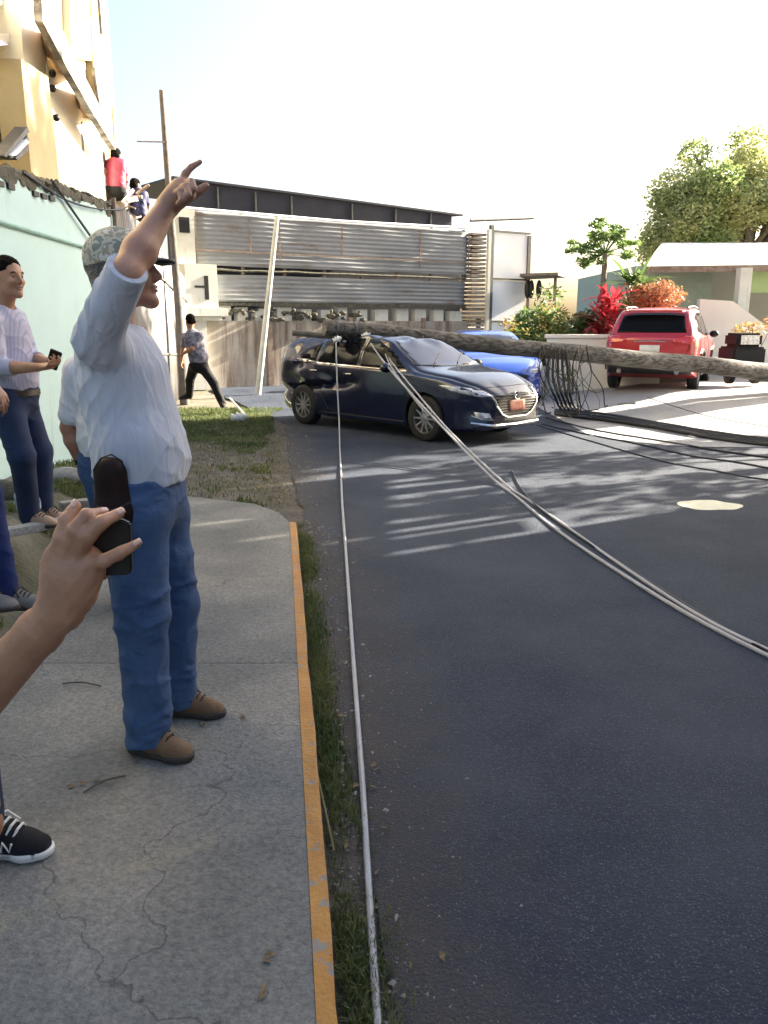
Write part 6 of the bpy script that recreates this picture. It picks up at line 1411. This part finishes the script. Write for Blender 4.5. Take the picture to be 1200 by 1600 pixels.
sdf_obj('shirt', [cone(shp+Vector((0, .02, 0)), shp.lerp(el2, .42), .075, .070, .03), ell(b1+Vector((-.01, 0, .08)), (1, 0, 0), (0, 1, 0), (0, 0, 1), (.125, .195, .28), .05), ell(b1+Vector((-.01, 0, -.18)), (1, 0, 0), (0, 1, 0), (0, 0, 1), (.125, .18, .2), .05), cone((-1.12, 1.95, 1.38), (-1.15, 2.03, 1.2), .07, .065, .03)], .009, M['shirt_white'], ph, disp=folds(.005, [(20, 8, 20)], 3))
sdf_obj('trousers', [cone((-1.13, 1.70, .95), kneR2, .105, .085, .05), cone(kneR2, (-1.20, 1.60, .2), .085, .07, .03), cone((-1.13, 1.88, .95), (-1.13, 1.95, .56), .105, .08, .05), cone((-1.13, 1.95, .56), anR2+Vector((-.03, 0, .03)), .08, .07, .03), cut((0, 0, 1), (0, 0, 1.02))], .009, M['denim_dark'], ph, disp=folds(.005, [(10, 8, 25)], 3))
so_, sp_ = shoe('sneaker', ph, Vector((-1.235, 2.06, .102)), (.985, -.10, 0), .285, M['sneaker'], M['porcelain'], M['porcelain'])
b = MB()
for a in (.02, .23): b.tube([sp_(x, .049 if x < .2 else .044, .020) for x in np.linspace(.03, .25, 12)], .007, 6)
b.tube([sp_(.255, 0, .02), sp_(.25, .03, .02), sp_(.2, .049, .02)], .006, 6); b.build('white_midsole', M['porcelain'], so_, smooth=True)
b = MB(); zz = [(.150, .030), (.158, .062), (.178, .032), (.186, .060)]
b.tube([sp_(x, .0475+.002, z) for x, z in zz], .0035, 5); b.build('letter_mark', M['porcelain'], so_)
shoe('sneaker', ph, Vector((-1.28, 1.60, .102)), (.98, -.15, 0), .285, M['sneaker'], M['sole'], M['porcelain'], h=.007)
# the phone held by the hand
fo = thing('phone', 'black phone gripped by the raised hand at the left', 'phone', P(175, 860, DY+.02))
def phone_poly(pp, o): return [P(x, y, DY+o) for x, y in pp]
b = MB(); b.prism(phone_poly([(118, 822), (190, 812), (203, 818), (206, 892), (201, 899), (168, 900), (120, 902), (112, 895), (112, 828)], .010), (0, .009, 0)); b.build('case', M['plastic'], fo, bevel=.002)
b = MB(); b.prism(phone_poly([(116, 832), (201, 824), (203, 890), (116, 896)], .0195), (0, .001, 0)); b.build('screen', M['glass'], fo)
# dark leather pouch on the pointing man's hip, the shirt hem riding over it
po_ = thing('pouch', 'dark brown leather pouch hanging on the hip of the pointing man', 'pouch', P(176, 840, 2.42))
PQ = [cone(P(172, 740, 2.44), P(178, 800, 2.44), .052, .055, .03, (0, 1, 0), 1.6), cone(P(178, 800, 2.44), P(184, 858, 2.44), .055, .048, .03, (0, 1, 0), 1.6)]
sdf_obj('pouch_body', PQ, .004, M['leather'], po_)
b = MB()
for z0 in (0,): b.tube([P(150, 790, 2.395), P(176, 797, 2.375), P(204, 786, 2.395)], .003, 5)
b.tube([P(146, 735, 2.41), P(158, 716, 2.39), P(174, 710, 2.385), P(190, 720, 2.39), P(198, 742, 2.41)], .003, 5)
b.each('seam', M['plastic'], po_, smooth=True)

# ===== man in striped shirt at the left =====
def simple_person(name_label, pts, mats, h=.0075, hair='hair', long_sleeve=True, scale=1.0, sleeve=1.0, face=True, shoem=None, hands=True, fold=.005, shoedir=None, hand_n=((0, 0, -1), (0, 0, -1)), curl=.7, vshoe=True):
    """pts: dict of joints; mats: skin, shirt, trousers"""
    J = {k: (Vector(v) if not isinstance(v, tuple) or len(v) == 3 else v) for k, v in pts.items()}
    r = thing('person', name_label, 'person', (J['pelvis'].x, J['pelvis'].y, min(J['anR'].z, J['anL'].z)-.09)); s = scale
    f = nrm(J['front']); up = nrm(J['neck']-J['pelvis']); sd = nrm(f.cross(up)); f = up.cross(sd)
    hp_, hq = head_prims(J['head'], J['hf'], J.get('hu', Vector((0, 0, 1))), s)
    B = hp_+[cone(J['head']+Vector((0, 0, -.04)), J['neck'], .055*s, .06*s, .03), cone(J['shR'], J['shL'], .05*s, .05*s, .05), ell(J['chest'], f, sd, up, (.10*s, .16*s, .2*s), .06), ell(J['pelvis'], f, sd, up, (.11*s, .15*s, .14*s), .06), cone(J['chest'], J['pelvis'], .10*s, .11*s, .06)]
    for q in 'RL':
        B += limb(J['sh'+q], J['el'+q], J['wr'+q], .048*s, .038*s, .026*s, .02, .002)+limb(J['hip'+q], J['kn'+q], J['an'+q], .085*s, .055*s, .038*s, .03, .004)
        if hands: B += hand_prims(J['wr'+q], J['wr'+q]-J['el'+q], hand_n[0 if q == 'R' else 1], (0, 0, 1) if abs((J['wr'+q]-J['el'+q]).normalized().z) < .7 else f, curl, s)
    bo = sdf_obj('body', B, h, mats[0], r)
    if face: face_bits(hq, r, bo, J['hf'], s)
    T = [ell(J['belly']-up*.09, f, sd, up, (.138*s, .17*s, .17*s), .05), ell(J['chest']+up*.02, f, sd, up, (.128*s, .185*s, .22*s), .06), ell(J['belly'], f, sd, up, (.135*s, .165*s, .17*s), .06), cone(J['shR']-up*.015, J['shL']-up*.015, .066*s, .066*s, .05), cone(J['neck']-up*.03, J['chest'], .085*s, .12*s, .05)]
    for q in 'RL':
        a, b_, c = J['sh'+q], J['el'+q], J['wr'+q]; T.append(cone(a, a.lerp(b_, min(sleeve, 1)), .068*s, .058*s, .03))
        if sleeve > 1: T.append(cone(b_, b_.lerp(c, sleeve-1), .057*s, .047*s, .02))
    T += [cut(-up, J['belly']-up*.165*s, .004), sub(J['neck']+f*.04+up*.05, J['neck']+up*.07, .06*s, .01)]
    sdf_obj('shirt', T, h, mats[1], r, disp=folds(fold, [(24, 8, 22), (10, 20, 24)], 4))
    K = [ell(J['pelvis']-up*.02, f, sd, up, (.132*s, .165*s, .14*s), .05), ell(J['pelvis']+up*.05, f, sd, up, (.130*s, .160*s, .15*s), .05)]
    for q in 'RL': K += [cone(J['hip'+q], J['kn'+q], .102*s, .078*s, .05), cone(J['kn'+q], J['an'+q]+Vector((0, 0, -.02)), .076*s, .066*s, .03), ]
    K += [cut(up, J['belly']-up*.12*s, .003)]
    tr_ = sdf_obj('trousers', K, h, mats[2], r, disp=folds(fold, [(12, 6, 30), (20, 10, 20)], 6))
    for q, dd in zip('RL', shoedir or (f, f)):
        if vshoe: dd = nrm(Vector((dd[0], dd[1], 0))); shoe('shoe', r, Vector((J['an'+q].x, J['an'+q].y, J['an'+q].z-.09))-dd*.06, dd, .28*s, shoem or M['sandal'], M['sole'], M['lace'], h=h)
    if hair:
        hf_ = nrm(J['hf']); hu_ = nrm(Vector(J.get('hu', Vector((0, 0, 1))))); hu_ = nrm(hu_-hf_*hu_.dot(hf_)); 
        hb = [ell(hq(-.017, 0, .054), hf_, hf_.cross(hu_), hu_, (.102*s, .081*s, .086*s), .01), cone(hq(-.06, .045, -.01), hq(-.06, -.045, -.01), .036*s, .036*s, .03), cut(nrm(hf_-hu_*.35), hq(.066, 0, .075), .008), cut(nrm(-hu_+hf_*.5), hq(-.02, 0, -.035), .004)]
        sdf_obj('hair', hb, h, M[hair], r, disp=folds(.007, [(60, 40, 30), (20, 60, 50)], 5))
    return r, J, f, sd, up
Y2 = 5.1
j = dict(head=P(12, 436, Y2), hf=(1, -.45, .0), neck=P(2, 488, Y2), shR=P(-18, 500, Y2-.17), shL=P(22, 498, Y2+.17), chest=P(6, 530, Y2), belly=P(16, 572, Y2), pelvis=P(20, 612, Y2), front=(1, -.30, 0),
         elR=P(-4, 575, Y2-.22), wrR=P(58, 574, Y2-.30), elL=P(48, 560, Y2+.16), wrL=P(78, 566, Y2-.10), hipR=P(8, 630, Y2-.09), hipL=P(32, 630, Y2+.10), knR=P(34, 712, Y2-.16), knL=P(62, 706, Y2+.10), anR=P(46, 800, Y2-.02), anL=P(68, 795, Y2+.16))
p2, J2, f2, s2, u2 = simple_person('man in pale striped shirt and dark jeans holding a small phone by the mint wall', j, (M['skin2'], M['shirt_stripe'], M['denim_dark']), .0065, sleeve=1.32, shoem=M['sandal'], hand_n=((0, 0, 1), (0, -1, .4)), curl=.8)
b = MB(); c0 = J2['belly']-u2*.168
for k in range(1): b.lathe([(.143, -.02), (.146, -.018), (.146, .018), (.143, .02)], (0, 0, 0), (0, 0, 1), 32)
b.v = [tuple(c0+f2*v[0]*.97+s2*v[1]*1.19+u2*v[2]) for v in b.v]; b.build('belt', M['belt'], p2, smooth=True)
cuff(J2['anR']+Vector((0, 0, .05)), J2['anR']-J2['knR'], .074, M['denim_pale'], p2, 'turned_cuff'); cuff(J2['anR']+Vector((-.01, 0, .09)), J2['anR']-J2['knR'], .073, M['denim_pale'], p2, 'turned_cuff')  # pale rings that paint sunlight on the trouser ends
cuff(J2['elR'].lerp(J2['wrR'], .32), J2['wrR']-J2['elR'], .050, M['shirt_stripe'], p2); cuff(J2['elL'].lerp(J2['wrL'], .32), J2['wrL']-J2['elL'], .050, M['shirt_stripe'], p2)
b = MB(); c = P(84, 562, Y2-.2); b.box((-.035, -.006, -.07), (.035, .006, .07), Matrix.Translation(c) @ Matrix.Rotation(.5, 4, 'X') @ Matrix.Rotation(.5, 4, 'Y')); setp(b.build('phone', [M['plastic']], bevel=.004), 'small dark phone in the hands of the striped-shirt man', 'phone')

# ===== man in white shirt standing behind the pointing man =====
Y3 = 4.15
j = dict(head=P(172, 520, Y3), hf=(.25, 1, 0), neck=P(170, 560, Y3), shR=P(222, 578, Y3+.02), shL=P(122, 578, Y3), chest=P(172, 612, Y3), belly=P(174, 668, Y3), pelvis=P(178, 715, Y3), front=(.12, 1, 0),
         elR=P(240, 668, Y3), wrR=P(236, 745, Y3+.05), elL=P(106, 668, Y3+.03), wrL=P(128, 728, Y3+.05), hipR=P(203, 735, Y3), hipL=P(155, 735, Y3), knR=P(204, 838, Y3), knL=P(182, 838, Y3), anR=P(214, 932, Y3), anL=P(194, 932, Y3))
p3, J3, f3, s3, u3 = simple_person('man in white short-sleeved shirt standing behind the pointing man, arm hanging', j, (M['skin2'], M['shirt_white'], M['denim']), .0065, sleeve=.78, shoem=M['suede'], hand_n=((-1, 0, 0), (1, 0, 0)), curl=.5, face=False)
cuff(J3['elL'].lerp(J3['wrL'], .80), J3['wrL']-J3['elL'], .030, M['plastic'], p3, 'watch')

# ===== jeans and sleeve at the far left =====
Y4 = 3.85
j = dict(head=P(-75, 392, Y4), hf=(1, .2, 0), neck=P(-82, 455, Y4), shR=P(-95, 472, Y4-.17), shL=P(-60, 470, Y4+.17), chest=P(-78, 510, Y4), belly=P(-70, 580, Y4), pelvis=P(-66, 640, Y4), front=(1, 0, 0),
         elR=P(-95, 560, Y4-.2), wrR=P(-50, 600, Y4-.2), elL=P(-45, 552, Y4+.2), wrL=P(-12, 600, Y4+.12), hipR=P(-72, 665, Y4-.09), hipL=P(-52, 665, Y4+.09), knR=P(-50, 790, Y4-.12), knL=P(-22, 785, Y4+.10), anR=P(-40, 925, Y4-.15), anL=P(10, 925, Y4+.05))
p4, J4, f4, s4, u4 = simple_person('person in blue shirt and royal blue jeans, one leg showing at the left edge', j, (M['skin2'], M['shirt_blue'], M['denim_royal']), .008, sleeve=1.5, shoem=M['stone'])

# ===== person striding by the fence in the distance =====
Y5 = 14.6
j = dict(head=P(297, 503, Y5), hf=(-.6, .8, -.2), neck=P(298, 519, Y5), shR=P(312, 524, Y5-.04), shL=P(289, 526, Y5+.1), chest=P(304, 536, Y5), belly=P(309, 554, Y5), pelvis=P(310, 569, Y5), front=(-.6, .8, 0),
         elR=P(300, 545, Y5-.15), wrR=P(287, 552, Y5-.12), elL=P(286, 545, Y5+.15), wrL=P(284, 562, Y5+.15), hipR=P(317, 574, Y5-.02), hipL=P(303, 574, Y5+.05), knR=P(334, 599, Y5-.05), knL=P(297, 594, Y5+.12), anR=P(347, 628, Y5-.05), anL=P(296, 616, Y5+.3))
p5, J5, f5, s5, u5 = simple_person('person in grey shirt and black trousers striding beside the distant wooden pole', j, (M['skin2'], M['shirt_grey'], M['trouser']), .012, sleeve=.7, shoem=M['trouser'], face=False, hands=True, shoedir=((.3, -.9, 0), (-.6, -.5, 0)))

# ===== two people up on the frame at the fence top =====
Y6 = 15.2
j = dict(head=P(182, 244, Y6), hf=(.2, 1, 0), neck=P(181, 251, Y6), shR=P(191, 256, Y6), shL=P(171, 256, Y6), chest=P(181, 266, Y6), belly=P(181, 281, Y6), pelvis=P(181, 294, Y6), front=(.2, 1, 0),
         elR=P(196, 272, Y6+.1), wrR=P(194, 284, Y6+.3), elL=P(167, 272, Y6+.1), wrL=P(171, 284, Y6+.3), hipR=P(187, 298, Y6), hipL=P(175, 298, Y6), knR=P(188, 318, Y6+.3), knL=P(173, 318, Y6+.3), anR=P(187, 346, Y6+.05), anL=P(175, 346, Y6+.05))
simple_person('person in faded red shirt high on the frame beside the ochre building', j, (M['skin2'], M['pink_sign'], M['trouser']), .012, sleeve=.9, shoem=M['trouser'], face=False, curl=1.0)
Y7 = 15.6
j = dict(head=P(212, 291, Y7), hf=(.5, 1, -.1), neck=P(213, 298, Y7), shR=P(225, 304, Y7), shL=P(203, 303, Y7), chest=P(214, 313, Y7), belly=P(216, 328, Y7), pelvis=P(217, 341, Y7), front=(.4, 1, 0),
         elR=P(231, 320, Y7+.1), wrR=P(228, 333, Y7+.3), elL=P(196, 316, Y7-.1), wrL=P(186, 324, Y7-.1), hipR=P(223, 345, Y7), hipL=P(211, 345, Y7), knR=P(222, 368, Y7+.3), knL=P(207, 366, Y7+.3), anR=P(221, 396, Y7+.05), anL=P(207, 394, Y7+.05))
simple_person('person in navy shirt climbing behind the pointing hand', j, (M['skin2'], M['navy_tarp'], M['trouser']), .012, sleeve=.8, shoem=M['trouser'], face=False, curl=1.0)
pf = thing('climbing_frame', 'timber frame under the two people behind the tin fence', 'frame', P(195, 500, 15.5))
for (x, y, Y) in ((180, 350, Y6), (214, 398, Y7)):
    c = P(x, y+2, Y); b = MB(); b.box((c.x-.3, c.y-.15, c.z-.10), (c.x+.3, c.y+.35, c.z-.05)); b.build('plank', M['wood2'], pf)
    for dx in (-.25, .25): b = MB(); b.tube([(c.x+dx, c.y+.1, c.z-.05), (c.x+dx, c.y+.1, -.1)], .04, 6); b.build('upright', M['wood2'], pf)
